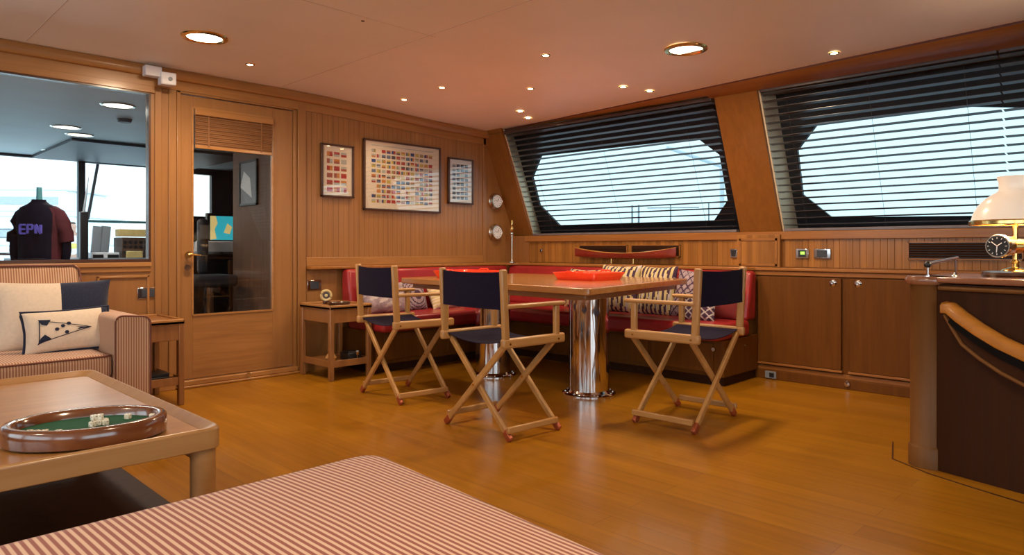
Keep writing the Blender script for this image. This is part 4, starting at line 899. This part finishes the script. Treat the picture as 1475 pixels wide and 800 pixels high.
# ------------------------------------------------------------------ pictures and clocks on the picture wall
flagc = [(0.45, 0.05, 0.04), (0.62, 0.25, 0.06), (0.60, 0.45, 0.10), (0.05, 0.07, 0.22), (0.10, 0.08, 0.10), (0.5, 0.5, 0.45), (0.40, 0.12, 0.08), (0.16, 0.20, 0.30), (0.35, 0.30, 0.12)]
FM = [plain('flag_ink', c, 0.8, var=0.02) for c in flagc]
def picture(x0, x1, z0, z1, label, rows, cols, paper, margin, pal, seed, title=True):
    rnd = random.Random(seed); t = thing('framed_picture', ((x0+x1)/2, YL, z0), label, 'picture', 'framed flag charts on the boarded wall')
    y = YL-0.012; w = 0.016
    b = B(); b.box(x0, x1, y-0.028, y, z0, z0+w); b.box(x0, x1, y-0.028, y, z1-w, z1); b.box(x0, x0+w, y-0.028, y, z0, z1); b.box(x1-w, x1, y-0.028, y, z0, z1); b.build('frame', M['frame'], t, bevel=0.003)
    b = B(); b.box(x0+w, x1-w, y-0.012, y-0.006, z0+w, z1-w)
    yy = y-0.0125; cw = (x1-x0-2*margin)/cols; ch = (z1-z0-2*margin*0.8)/rows
    for r in range(rows):
        for c in range(cols):
            if cols == 3 and rows > 6 and c == 1 and r % 4 == 2: continue
            if rnd.random() < (0.06): continue
            a = x0+margin+c*cw; e = z1-margin*0.8-(r+1)*ch; k = rnd.randrange(3); m1, m2 = rnd.choice(pal), rnd.choice(pal)
            fx, fz = cw*0.80, ch*0.66
            b.mat(m1+1)
            if k == 0: b.quad((a, yy, e), (a+fx, yy, e), (a+fx, yy, e+fz), (a, yy, e+fz))
            elif k == 1: b.quad((a, yy, e), (a+fx, yy, e), (a+fx, yy, e+fz/2), (a, yy, e+fz/2)); b.mat(m2+1); b.quad((a, yy, e+fz/2), (a+fx, yy, e+fz/2), (a+fx, yy, e+fz), (a, yy, e+fz))
            else: b.quad((a, yy, e), (a+fx/2, yy, e), (a+fx/2, yy, e+fz), (a, yy, e+fz)); b.mat(m2+1); b.quad((a+fx/2, yy, e), (a+fx, yy, e), (a+fx, yy, e+fz), (a+fx/2, yy, e+fz))
    if title: b.mat(6); b.quad((x0+margin, yy, z1-margin*0.62), (x1-margin, yy, z1-margin*0.62), (x1-margin, yy, z1-margin*0.54), (x0+margin, yy, z1-margin*0.54))
    b.build('print', [paper]+FM, t, smooth=0)
    b = B(); b.box(x0+w, x1-w, y-0.020, y-0.018, z0+w, z1-w); b.build('glazing', M['picglass'], t, smooth=0)
picture(2.925, 3.236, 1.428, 1.872, 'small framed chart with red and yellow emblems, left of the big one', 6, 3, M['paper'], 0.055, [0, 1, 0, 6, 5], 3, False)
picture(3.333, 4.19, 1.335, 1.957, 'largest framed chart, rows of small flags, in the middle of the wall', 11, 13, M['paper'], 0.085, list(range(9)), 5)
picture(4.288, 4.61, 1.435, 1.882, 'small framed chart nearest the corner, pale with rows of small marks', 8, 4, M['paperw'], 0.055, [4, 5, 7, 7], 9, False)
def wall_clock(z, label, name):
    x = 4.93; t = thing(name, (x, YL-0.03, z), label, 'clock', 'round brass instruments in the corner')
    B().lathe([(0, 0), (0.085, 0), (0.088, -0.012), (0.078, -0.03), (0.074, -0.05), (0.066, -0.052), (0.062, -0.046), (0, -0.046)], (x, YL-0.002, z), 36, 1).build('case', M['nickel'], t)
    B().lathe([(0, -0.0475), (0.063, -0.0475), (0.063, -0.045)], (x, YL-0.002, z), 36, 1).build('dial', M['silver'], t)
    b = B()
    for k in range(12): a = PI*k/6; b.tube((x+0.052*math.cos(a), YL-0.051, z+0.052*math.sin(a)), (x+0.044*math.cos(a), YL-0.051, z+0.044*math.sin(a)), 0.0025, n=5)
    b.tube((x, YL-0.051, z), (x+0.02, YL-0.051, z+0.03), 0.0025, n=5); b.tube((x, YL-0.051, z), (x-0.035, YL-0.051, z+0.01), 0.002, n=5); b.build('hands_and_marks', M['black'], t)
wall_clock(1.485, 'round brass-cased instrument with white dial, upper of the two in the corner', 'wall_clock')
wall_clock(1.165, 'round brass-cased instrument with white dial, lower of the two in the corner', 'barometer')

# ------------------------------------------------------------------ ceiling fittings
def add_light(kind, loc, e, col, parent, size=0.03, ang=130, rot=None):
    l = bpy.data.lights.new('lamp_light', kind); l.energy = e; l.color = col
    if kind == 'SPOT': l.spot_size = math.radians(ang); l.spot_blend = 0.7; l.shadow_soft_size = size
    elif kind == 'AREA': l.shape = 'DISK'; l.size = size
    o = bpy.data.objects.new('lamp_light', l); C.objects.link(o); o.parent = parent; o.location = loc
big = [(1.63, 4.18, 'large round brass-rimmed downlight over the sofa side'), (3.75, 2.20, 'large round downlight over the right director chair')]
for x, y, lab in big+[(0.9, 0.4, 'large round downlight above and behind the camera'), (-1.4, 2.2, 'large round downlight over the port side')]:
    z = zc(x); t = thing('ceiling_downlight', (x, y, z), lab, 'light', 'large round ceiling downlights')
    B().lathe([(0.098, -0.004), (0.105, -0.012), (0.128, -0.008), (0.132, 0.0), (0.128, 0.004)], (x, y, z), 40).build('trim_ring', M['brass'], t)
    B().lathe([(0, -0.003), (0.10, -0.003), (0.10, 0.002)], (x, y, z), 40).build('diffuser', M['lampglow'], t)
    add_light('AREA', (0, 0, -0.015), BIG_W, WARM, t, 0.19)
sm = [(2.09, 4.58, 'nearest the glass door'), (3.44, 4.65, 'above the largest framed chart'), (3.39, 4.10, 'above the left table end'), (3.30, 2.95, 'above the near table corner'), (3.83, 3.58, 'above the table middle'), (4.33, 4.17, 'left one of the close pair near the corner'), (4.58, 4.31, 'right one of the close pair near the corner'), (4.22, 3.00, 'left one above the window side of the table'), (4.45, 2.92, 'right one above the window side of the table'), (4.38, 1.55, 'in front of the right window')]
for x, y, lab in sm:
    z = zc(x); t = thing('ceiling_spotlight', (x, y, z), 'small recessed ceiling spotlight '+lab, 'light', 'small ceiling spotlights')
    B().lathe([(0.020, -0.003), (0.030, -0.004), (0.033, 0.0)], (x, y, z), 20).build('trim_ring', M['brass'], t)
    B().lathe([(0, -0.002), (0.021, -0.002), (0.021, 0.001)], (x, y, z), 20).build('bulb', M['spotglow'], t)
    add_light('SPOT', (0, 0, -0.012), SPOT_W, WARM, t, 0.02, 125)
b = B(); b.lathe([(0, -0.004), (0.009, -0.003), (0.011, 0)], (2.13, 3.26, 2.26), 14); tag(b.build('ceiling_sensor', M['darkwood']), 'tiny dark stud on the ceiling', 'sensor')
t = thing('motion_detector', (1.64, 5.05, 2.17), 'white detector made of two boxes at the cornice between window and door', 'detector')
b = B(); b.box(1.555, 1.66, 4.98, 5.05, 2.165, 2.235); b.build('housing', M['offwhite'], t, bevel=0.006)
b = B(); b.hexa([(1.645, 4.955, 2.115), (1.74, 4.94, 2.115), (1.74, 5.03, 2.115), (1.645, 5.03, 2.115), (1.645, 4.955, 2.20), (1.74, 4.94, 2.20), (1.74, 5.03, 2.20), (1.645, 5.03, 2.20)]); b.build('camera_head', M['offwhite'], t, bevel=0.008)
b = B(); b.lathe([(0, 0), (0.014, 0), (0.014, 0.006)], (1.70, 4.940, 2.155), 14, 1); b.build('lens', M['grey'], t)

# ------------------------------------------------------------------ pilothouse beyond the bulkhead
PY = 9.7
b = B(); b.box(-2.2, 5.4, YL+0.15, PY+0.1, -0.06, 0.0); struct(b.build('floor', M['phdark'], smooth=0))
b = B(); b.box(-2.2, 5.4, YL+0.1, PY+0.25, 2.10, 2.15); struct(b.build('ceiling', M['phceil'], smooth=0))
# forward bulkhead with two openings
def inv(px, py, Y):   # point on plane y = Y seen at that photo position (used to place the far bulkhead)
    l = (px-737.5)/990; u = (358-py)/990; t_ = math.radians(44.6); rx, ry = math.cos(t_)+l*math.sin(t_), math.sin(t_)-l*math.cos(t_)
    return (rx*Y/ry, 1+u*Y/ry)
b = B()
qa, qb, qc, qd, qe = inv(113, 0, PY)[0], inv(123, 0, PY)[0], inv(222, 0, PY)[0], inv(262, 0, PY)[0], inv(305, 0, PY)[0]
op = [(-2.0, qa, 0.55, 2.07), (qb, qc, 0.86, 2.06), (qd, qe, inv(290, 312, PY)[1], 2.02)]
xs_ = [-2.2, -2.0, qa, qb, qc, qd, qe, 5.4]
for i in range(len(xs_)-1):
    a, c = xs_[i], xs_[i+1]; o_ = [q for q in op if abs(q[0]-a) < 1e-6]
    if o_: b.box(a, c, PY, PY+0.08, 0, o_[0][2]); b.box(a, c, PY, PY+0.08, o_[0][3], 2.12)
    else: b.box(a, c, PY, PY+0.08, 0, 2.12)
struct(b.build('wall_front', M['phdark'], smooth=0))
for k, q in enumerate(op):
    g = B(); g.quad((q[0], PY+0.03, q[2]), (q[1], PY+0.03, q[2]), (q[1], PY+0.03, q[3]), (q[0], PY+0.03, q[3])); g = struct(g.build('window_%d' % (4+k), M['glassfront'], smooth=0))
    if k != 1: continue
    zt_ = inv(165, 318, PY)[1]; b = B(); b.box(qb, qc, PY-0.02, PY+0.02, zt_-0.03, zt_); b.build('transom_bar', M['teal'], g)
    b = B(); b.bar((qb+0.02, PY-0.02, 1.36), (qb+0.13, PY-0.02, 2.05), 0.03, 0.03, up=(0, 1, 0)); b.build('wiper_post', M['grey'], g)
b = B(); b.box(inv(100, 0, 8.0)[0], 3.6, 7.9, PY, 2.07, 2.10); struct(b.build('trim_15', M['phdark']))
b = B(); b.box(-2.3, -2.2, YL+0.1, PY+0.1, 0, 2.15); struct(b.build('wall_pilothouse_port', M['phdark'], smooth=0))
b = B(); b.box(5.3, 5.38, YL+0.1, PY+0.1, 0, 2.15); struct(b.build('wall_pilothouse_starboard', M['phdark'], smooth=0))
# partition seen through the door glass
b = B(); b.box(3.05, 3.11, YL+0.12, 7.08, 0, 2.10); pt = struct(b.build('wall_partition', M['phbrown'], smooth=0))
b = B(); b.box(3.03, 3.05, 5.62, 5.98, 0, 2.02); struct(b.build('trim_16', M['desk'], pt))
b = B(); b.box(2.99, 3.05, YL+0.14, YL+0.2, 0, 2.05); struct(b.build('trim_17', M['phbrown'], pt))
t = thing('framed_poster', (3.03, 6.75, 1.45), 'tall framed grey print on the brown partition beyond the door', 'picture')
b = B(); z0, z1, y0, y1 = 1.43, 1.88, 6.50, 6.90
b.box(3.03, 3.05, y0, y1, z0, z0+0.02); b.box(3.03, 3.05, y0, y1, z1-0.02, z1); b.box(3.03, 3.05, y0, y0+0.02, z0, z1); b.box(3.03, 3.05, y1-0.02, y1, z0, z1); b.build('frame', M['black'], t)
b = B(); b.box(3.04, 3.05, y0+0.02, y1-0.02, z0+0.02, z1-0.02); b.mat(1); b.quad((3.0395, 6.62, 1.5), (3.0395, 6.88, 1.62), (3.0395, 6.80, 1.78), (3.0395, 6.66, 1.70)); b.build('print', [M['grey'], M['silver']], t)
# helm console, screen, chairs
t = thing('helm_console', (3.1, 7.9, 0), 'black helm console with sloping top beyond the glass door', 'console')
b = B(); b.hexa([(2.72, 7.5, 0), (4.0, 7.5, 0), (4.0, 8.4, 0), (2.72, 8.4, 0), (2.72, 7.5, 0.93), (4.0, 7.5, 0.93), (4.0, 8.4, 1.08), (2.72, 8.4, 1.08)]); b.build('body', M['phconsole'], t, bevel=0.02)
b = B(); b.hexa([(2.85, 7.48, 0.96), (3.7, 7.48, 0.96), (3.7, 7.62, 0.96), (2.85, 7.62, 0.96), (2.85, 7.50, 1.08), (3.7, 7.50, 1.08), (3.7, 7.56, 1.08), (2.85, 7.56, 1.08)]); b.build('control_panel', M['silver'], t, bevel=0.01)
t = thing('chart_plotter', (3.0, 7.3, 1.0), 'screen showing a cyan and yellow sea chart beyond the glass door', 'screen')
a0 = inv(303, 311, 7.55); a1 = inv(338, 346, 7.55)
b = B(); b.box(a0[0]-0.03, a1[0]+0.03, 7.56, 7.62, a1[1]-0.03, a0[1]+0.03); b.build('housing', M['black'], t, bevel=0.008)
b = B(); b.quad((a0[0], 7.555, a1[1]), (a1[0], 7.555, a1[1]), (a1[0], 7.555, a0[1]), (a0[0], 7.555, a0[1])); b.mat(1); w_ = a1[0]-a0[0]; h_ = a0[1]-a1[1]
b.add([(a0[0]+w_*u, 7.553, a1[1]+h_*v) for u, v in ((0, 0.0), (0.25, 0.05), (0.18, 0.45), (0.3, 0.7), (0.22, 1.0), (0, 1.0))], [list(range(6))]); b.add([(a0[0]+w_*u, 7.553, a1[1]+h_*v) for u, v in ((0.55, 0.3), (0.8, 0.25), (0.9, 0.55), (0.7, 0.7))], [list(range(4))]); b.build('chart_display', [M['screen_c'], M['screen_y']], t)
B().tube(((a0[0]+a1[0])/2, 7.59, 0.93), ((a0[0]+a1[0])/2, 7.59, a1[1]), 0.02).build('stand', M['black'], t)
t = thing('pilot_stool', (2.3, 7.0, 0), 'dark narrow-backed stool beyond the door, left of the chart screen', 'stool')
hs = inv(292, 340, 7.1)
B().box(hs[0]-0.05, hs[0]+0.05, 7.05, 7.15, 0.74, 1.30).build('backrest', M['phdark'], t, bevel=0.04, seg=4)
B().box(hs[0]-0.25, hs[0]+0.2, 6.7, 7.15, 0.62, 0.74).build('seat', M['phdark'], t, bevel=0.04, seg=4)
B().tube((hs[0], 6.95, 0), (hs[0], 6.95, 0.63), 0.05).build('post', M['chrome'], t)
# equipment shelf behind the inner window
t = thing('chart_desk', (2.2, 8.2, 0), 'long dark bench under the pilothouse windows', 'bench')
B().box(1.35, 2.66, 7.9, 8.6, 0.86, 0.90).build('top', M['grey'], t, bevel=0.004)
for x in (1.40, 2.60):
    for y in (7.98, 8.52): B().box(x-0.03, x+0.03, y-0.03, y+0.03, 0, 0.86).build('leg', M['phdark'], t)
def at(px, py, Y): q = inv(px, py, Y); return q
def boxpx(name, px0, px1, py0, py1, Y, dep, mat, label, cat, bev=0.005):
    a = at(px0, py0, Y); c = at(px1, py1, Y); b = B(); b.box(a[0], c[0], Y, Y+dep, max(0.9, c[1]) if c[1] < 0.95 else c[1], a[1]); return tag(b.build(name, M[mat], bevel=bev), label, cat)
t = thing('perforated_cabinet', (2.6, 8.0, 0.9), 'brown box with rows of round holes at the lower right of the inner window', 'cabinet')
a = at(176, 342, 8.0); c = at(214, 378, 8.0)
b = B(); b.box(a[0], c[0], 8.0, 8.3, 0.90, a[1]); b.build('body', M['wicker'], t, bevel=0.006)
b = B(); 
for i in range(5):
    for j in range(3): b.lathe([(0, 0), (0.018, 0), (0.018, 0.004)], (a[0]+(c[0]-a[0])*(i+0.5)/5, 7.998, 0.93+j*(a[1]-0.96)/3+0.03), 10, 1)
b.build('hole_pattern', M['black'], t)
boxpx('storage_box', 183, 206, 362, 378, 7.95, 0.04, 'tanbox', 'small tan card box with holes in front of the brown box', 'box')
t = tag(boxpx('instrument_case', 132, 172, 364, 378, 7.93, 0.2, 'silver', 'flat silvery radio set with two dark windows on the bench', 'radio'))
a = at(134, 367, 7.925); c = at(149, 373, 7.925); d_ = at(155, 367, 7.925); e_ = at(171, 373, 7.925)
b = B(); b.box(a[0], c[0], 7.922, 7.93, c[1], a[1]); b.box(d_[0], e_[0], 7.922, 7.93, e_[1], d_[1]); b.build('dark_windows', M['black'], t)
for px, lab in ((137, 'grey slanted display panel on the bench, left one of two'), (149, 'grey slanted display panel on the bench, right one of two')):
    p = at(px, 360, 8.3); q = at(px+4, 326, 8.3); b = B(); b.bar((p[0], 8.3, max(0.9, p[1]-0.06)), (q[0], 8.3, q[1]), 0.09, 0.03, up=(0, 1, 0)); tag(b.build('display_panel', M['grey'], bevel=0.004), lab, 'display')
boxpx('instrument_shelf', 172, 215, 330, 341, 8.15, 0.15, 'tanbox', 'tan wooden shelf below the bright inner window', 'shelf')
B_ = at(121, 305, 7.8)
t = thing('mullion_post', (B_[0], 7.8, 0), 'slim black post standing in the middle of the inner window', 'post')
b = B(); b.box(B_[0]-0.035, B_[0]+0.035, 7.78, 7.85, 0, B_[1]); b.build('post', M['black'], t, bevel=0.008); b = B(); q = at(128, 255, 7.8); b.tube((B_[0], 7.81, B_[1]-0.01), (q[0], 7.81, q[1]), 0.012, 0.006); b.build('slanted_stay', M['grey'], t)
# pilothouse ceiling lights and speaker
for px, py, lab in ((170, 153, 'nearest the door post'), (95, 184, 'at the left of the middle pair'), (115, 195, 'at the right of the middle pair'), (78, 218, 'farthest forward')):
    l = (px-737.5)/990; u = (358-py)/990; t_ = math.radians(44.6); k = 1.095/u; x, y = (math.cos(t_)+l*math.sin(t_))*k, (math.sin(t_)-l*math.cos(t_))*k
    t = thing('pilothouse_downlight', (x, y, 2.1), 'round warm light on the grey pilothouse ceiling, '+lab, 'light', 'pilothouse ceiling lights')
    B().lathe([(0.10, -0.004), (0.115, -0.008), (0.125, 0)], (x, y, 2.1), 28).build('trim_ring', M['nickel'], t); B().lathe([(0, -0.003), (0.10, -0.003), (0.10, 0)], (x, y, 2.1), 28).build('diffuser', M['coolglow'], t); add_light('AREA', (0, 0, -0.02), 10, (1, 0.9, 0.8), t, 0.19)
b = B(); b.lathe([(0, -0.03), (0.05, -0.028), (0.06, 0)], (1.85, 6.46, 2.1), 20); tag(b.build('smoke_detector', M['phdark']), 'dark round detector on the pilothouse ceiling', 'detector')
# shirt on a stand
hx, hy = 1.30, 6.72
t = thing('shirt_on_stand', (hx, hy, 0), 'navy and maroon short-sleeved shirt with violet lettering on a stand behind the inner window', 'shirt')
ux, uy = 0.702, -0.712      # across the view
def ring3(cxo, z, a, c, n=28): return [(hx+ux*(cxo+a*math.cos(2*PI*k/n))+(-uy)*0*0+0.712*c*math.sin(2*PI*k/n)*1.0, hy+uy*(cxo+a*math.cos(2*PI*k/n))+0.702*c*math.sin(2*PI*k/n), z) for k in range(n)]
lv = [(0, 0.80, 0.20, 0.12), (0, 0.95, 0.195, 0.12), (0, 1.08, 0.20, 0.125), (0, 1.20, 0.215, 0.13), (-0.005, 1.28, 0.215, 0.12), (-0.01, 1.335, 0.17, 0.10), (-0.015, 1.365, 0.09, 0.075), (-0.015, 1.385, 0.062, 0.058), (-0.015, 1.40, 0.058, 0.055)]
b = B(); n = 28; b.add(sum([ring3(*q) for q in lv], []), [(r*n+k, r*n+(k+1) % n, (r+1)*n+(k+1) % n, (r+1)*n+k) for r in range(len(lv)-1) for k in range(n)]+[list(range(n)), list(range((len(lv)-1)*n, len(lv)*n))])
b.mi = [1 if (f[0] % n < 4 or f[0] % n > 24) and len(f) == 4 and f[0] < 5*n else 0 for f in b.f]
b.build('torso', [M['shirt'], M['shirtred']], t)
for s in (-1, 1):
    b = B(); b.path([(hx+ux*s*0.06, hy+uy*s*0.06, 1.325), (hx+ux*s*0.12, hy+uy*s*0.12, 1.30), (hx+ux*s*0.17, hy+uy*s*0.17, 1.265), (hx+ux*s*0.21, hy+uy*s*0.21, 1.20), (hx+ux*s*0.24, hy+uy*s*0.24, 1.12), (hx+ux*s*0.25, hy+uy*s*0.25, 1.05)], [0.035, 0.055, 0.066, 0.068, 0.064, 0.060], 14); b.build('sleeve', M['shirt'] if s < 0 else M['shirtred'], t)
    b = B(); b.path([(hx+ux*s*0.242, hy+uy*s*0.242, 1.08), (hx+ux*s*0.252, hy+uy*s*0.252, 0.98), (hx+ux*s*0.235, hy+uy*s*0.235, 0.85)], [0.040, 0.036, 0.028], 12); b.build('cuff', M['shirt'], t)
b = B(); 
def gl(bars, off):
    for (a0_, z0_, a1_, z1_) in bars:
        p0 = Vector((hx+ux*(off+a0_)-0.712*0.128, hy+uy*(off+a0_)-0.702*0.128, 1.12+z0_)); p1 = Vector((hx+ux*(off+a1_)-0.712*0.128, hy+uy*(off+a1_)-0.702*0.128, 1.12+z1_)); b.bar(p0, p1, 0.02, 0.014, up=(0.712, 0.702, 0) if abs(z1_-z0_) > 0.02 else (0, 0, 1))
gl([(0, 0, 0, 0.07), (0, 0, 0.05, 0), (0, 0.035, 0.045, 0.035), (0, 0.07, 0.05, 0.07)], -0.10)
gl([(0, 0, 0, 0.07), (0, 0.07, 0.045, 0.07), (0.045, 0.035, 0.045, 0.07), (0, 0.035, 0.045, 0.035)], -0.03)
gl([(0, 0, 0, 0.07), (0, 0.07, 0.045, 0.0), (0.045, 0, 0.045, 0.07)], 0.045)
b.build('lettering', M['purple'], t)
t.scale = (0.87, 0.87, 1)
B().tube((hx, hy, 0), (hx, hy, 0.85), 0.018).build('stand_pole', M['chrome'], t); B().tube((hx-0.01, hy, 1.38), (hx-0.01, hy, 1.50), 0.026, 0.022).build('neck_block', M['teal'], t)
B().lathe([(0, 0), (0.18, 0), (0.18, 0.012), (0.03, 0.02)], (hx, hy, 0), 28).build('stand_base', M['chrome'], t)
t = thing('grab_rail', (1.0, 7.4, 0), 'thin horizontal steel rail crossing the inner window low down', 'rail')
a = at(5, 366, 7.4); c = at(88, 366, 7.4); b = B(); b.tube((a[0]-0.3, 7.4, a[1]), (c[0], 7.4, c[1]), 0.012); b.build('bar', M['chrome'], t)
for x in (a[0]-0.25, c[0]-0.02): B().tube((x, 7.4, 0), (x, 7.4, a[1]), 0.012).build('post', M['chrome'], t)

# ------------------------------------------------------------------ outside: quay, moored yacht, rails, a person
def dpt(px, py, d):
    l = (px-737.5)/990; u = (358-py)/990; t_ = math.radians(44.6); return Vector(((math.cos(t_)+l*math.sin(t_))*d, (math.sin(t_)-l*math.cos(t_))*d, 1+u*d))
struct(B().box(-40, 60, 9.6, 90, -0.9, -0.75).build('floor', M['boat'], smooth=0))
struct(B().box(7.2, 120, -60, 9.6, -1.6, -1.5).build('floor', M['water'], smooth=0))
t = thing('moored_yacht', (3, 26, -0.75), 'white motor yacht with stacked decks moored beyond the inner window', 'boat')
fx = Vector((0.75, -0.66, 0)); o0 = dpt(60, 358, 26); 
def plank(u0, u1, z0, z1, dep, name, mat):
    b = B(); q = Vector((0.66, 0.75, 0)); p = [o0+fx*u0, o0+fx*u1, o0+fx*u1+q*dep, o0+fx*u0+q*dep]; b.hexa([(v.x, v.y, z0) for v in p]+[(v.x, v.y, z1) for v in p]); b.build(name, mat, t, bevel=0.05)
plank(-8, 1.35, -0.75, 1.1, 4, 'hull', M['boat']); plank(-7, 1.2, 1.1, 2.2, 3.5, 'deckhouse', M['boat']); plank(-7.2, 1.3, 2.2, 2.4, 3.8, 'upper_deck', M['silver']); plank(-5, 0.9, 2.4, 3.2, 3, 'upper_house', M['boat']); plank(-5.2, 1.1, 3.2, 3.4, 3.2, 'roof', M['silver'])
plank(-6.2, 0.9, 1.45, 1.75, -0.02, 'window_band', M['palegrey']); plank(-4.7, 0.6, 2.65, 2.95, -0.02, 'window_band', M['palegrey'])
b = B()
for z in (1.4, 1.7): b.tube(o0+fx*-3+Vector((-0.5, -0.6, z-1)), o0+fx*1.2+Vector((-0.5, -0.6, z-1)), 0.03, n=6)
b.build('guard_rail', M['grey'], t)
# person on the quay
pd = 16.0; pc = dpt(104, 358, pd); gz0_ = -0.75
t = thing('person', (pc.x, pc.y, gz0_), 'person in a white and yellow top standing outside beyond the inner window', 'person')
def skinfig(name, verts, edges, radii, mat, parent, base):
    me = bpy.data.meshes.new(name); me.from_pydata([Vector(v) for v in verts], edges, []); me.materials.append(mat)
    o = bpy.data.objects.new(name, me); C.objects.link(o); o.parent = parent; o.location = base
    md = o.modifiers.new('skin', 'SKIN'); sv = me.skin_vertices[0].data
    for i, r in enumerate(radii): sv[i].radius = (r, r*0.85)
    sv[0].use_root = True
    s_ = o.modifiers.new('sub', 'SUBSURF'); s_.levels = 2; s_.render_levels = 2
    return o
H0 = 0.62  # standing on a raised gangway step
vs = [(0,0,0.95), (0,0,1.15), (0,0,1.38), (0,0.01,1.50), (0,0,1.62), (0,-0.01,1.72), (0.17,0,1.40), (0.24,0.02,1.14), (0.20,-0.14,0.98), (-0.17,0,1.40), (-0.25,0.02,1.14), (-0.22,-0.12,0.96), (0.09,0,0.88), (0.10,-0.02,0.48), (0.10,0.02,0.08), (0.10,-0.12,0.04), (-0.09,0,0.88), (-0.11,-0.01,0.48), (-0.11,0.02,0.08), (-0.11,-0.12,0.04)]
ed = [(0,1),(1,2),(2,3),(3,4),(4,5),(2,6),(6,7),(7,8),(2,9),(9,10),(10,11),(0,12),(12,13),(13,14),(14,15),(0,16),(16,17),(17,18),(18,19)]
rd = [0.14,0.13,0.15,0.055,0.10,0.085,0.06,0.045,0.035,0.06,0.045,0.035,0.09,0.06,0.045,0.04,0.09,0.06,0.045,0.04]
skinfig('body', vs, ed, rd, M['skin'], t, (0,0,H0))
skinfig('top', [(0,0,0.92), (0,0,1.15), (0,0,1.38), (0.18,0,1.40), (0.235,0.02,1.20), (-0.18,0,1.40), (-0.24,0.02,1.20)], [(0,1),(1,2),(2,3),(3,4),(2,5),(5,6)], [0.165,0.15,0.165,0.075,0.065,0.075,0.065], M['white'], t, (0,0,H0))
skinfig('vest', [(0,-0.03,1.05), (0,-0.03,1.30)], [(0,1)], [0.15,0.15], M['yellow'], t, (0,0,H0))
skinfig('hair', [(0,0.02,1.68), (0,0.01,1.76)], [(0,1)], [0.10,0.09], M['darkwood'], t, (0,0,H0))
b = B(); b.box(pc.x-1.2, pc.x+1.2, pc.y-0.8, pc.y+0.8, gz0_, gz0_+H0); tag(b.build('gangway_step', M['boat']), 'white platform on the quay under the person', 'platform')
# starboard side deck: bulwark and guard rail with stanchions outside the windows
t = thing('bulwark', (6.6, 2, -1.5), 'blue-grey bulwark capping running outside below the big windows', 'bulwark')
B().box(6.55, 6.75, -3, 7, -1.5, 1.17).build('wall', M['boat'], t); B().box(6.52, 6.80, -3, 7, 1.17, 1.20).build('cap', plain('blue_cap', (0.10, 0.22, 0.42), 0.4), t, bevel=0.008)
for px, lab in ((917, 'double white stanchion post outside the left window'), (966, 'thin white stanchion outside the left window, right of the double post'), (1021, 'thin stanchion outside the left window near the pillar')):
    p = dpt(px, 358, 8.2); k = 6.66/p.x; y = p.y*k
    b = B(); h = 1.20
    if px == 917: b.tube((6.66, y-0.03, h), (6.66, y-0.03, 1.50), 0.012); b.tube((6.66, y+0.06, h), (6.66, y+0.06, 1.50), 0.012)
    else: b.tube((6.66, y, h), (6.66, y, 1.48), 0.008)
    tag(b.build('stanchion', M['boat']), lab, 'stanchion', 'guard rail stanchions outside')
b = B(); b.tube((6.66, 4.4, 1.46), (6.66, 3.75, 1.44), 0.006); tag(b.build('guard_wire', M['silver']), 'thin pale wire between the stanchions outside the left window', 'wire')
p0 = dpt(960, 212, 18); p1 = dpt(1040, 240, 18); b = B(); b.tube(p0, p1, 0.05); b.tube(p1, (p1.x, p1.y, -1.5), 0.06)
tag(b.build('crane_boom', M['silver']), 'pale slanting boom seen through the left window', 'boom')
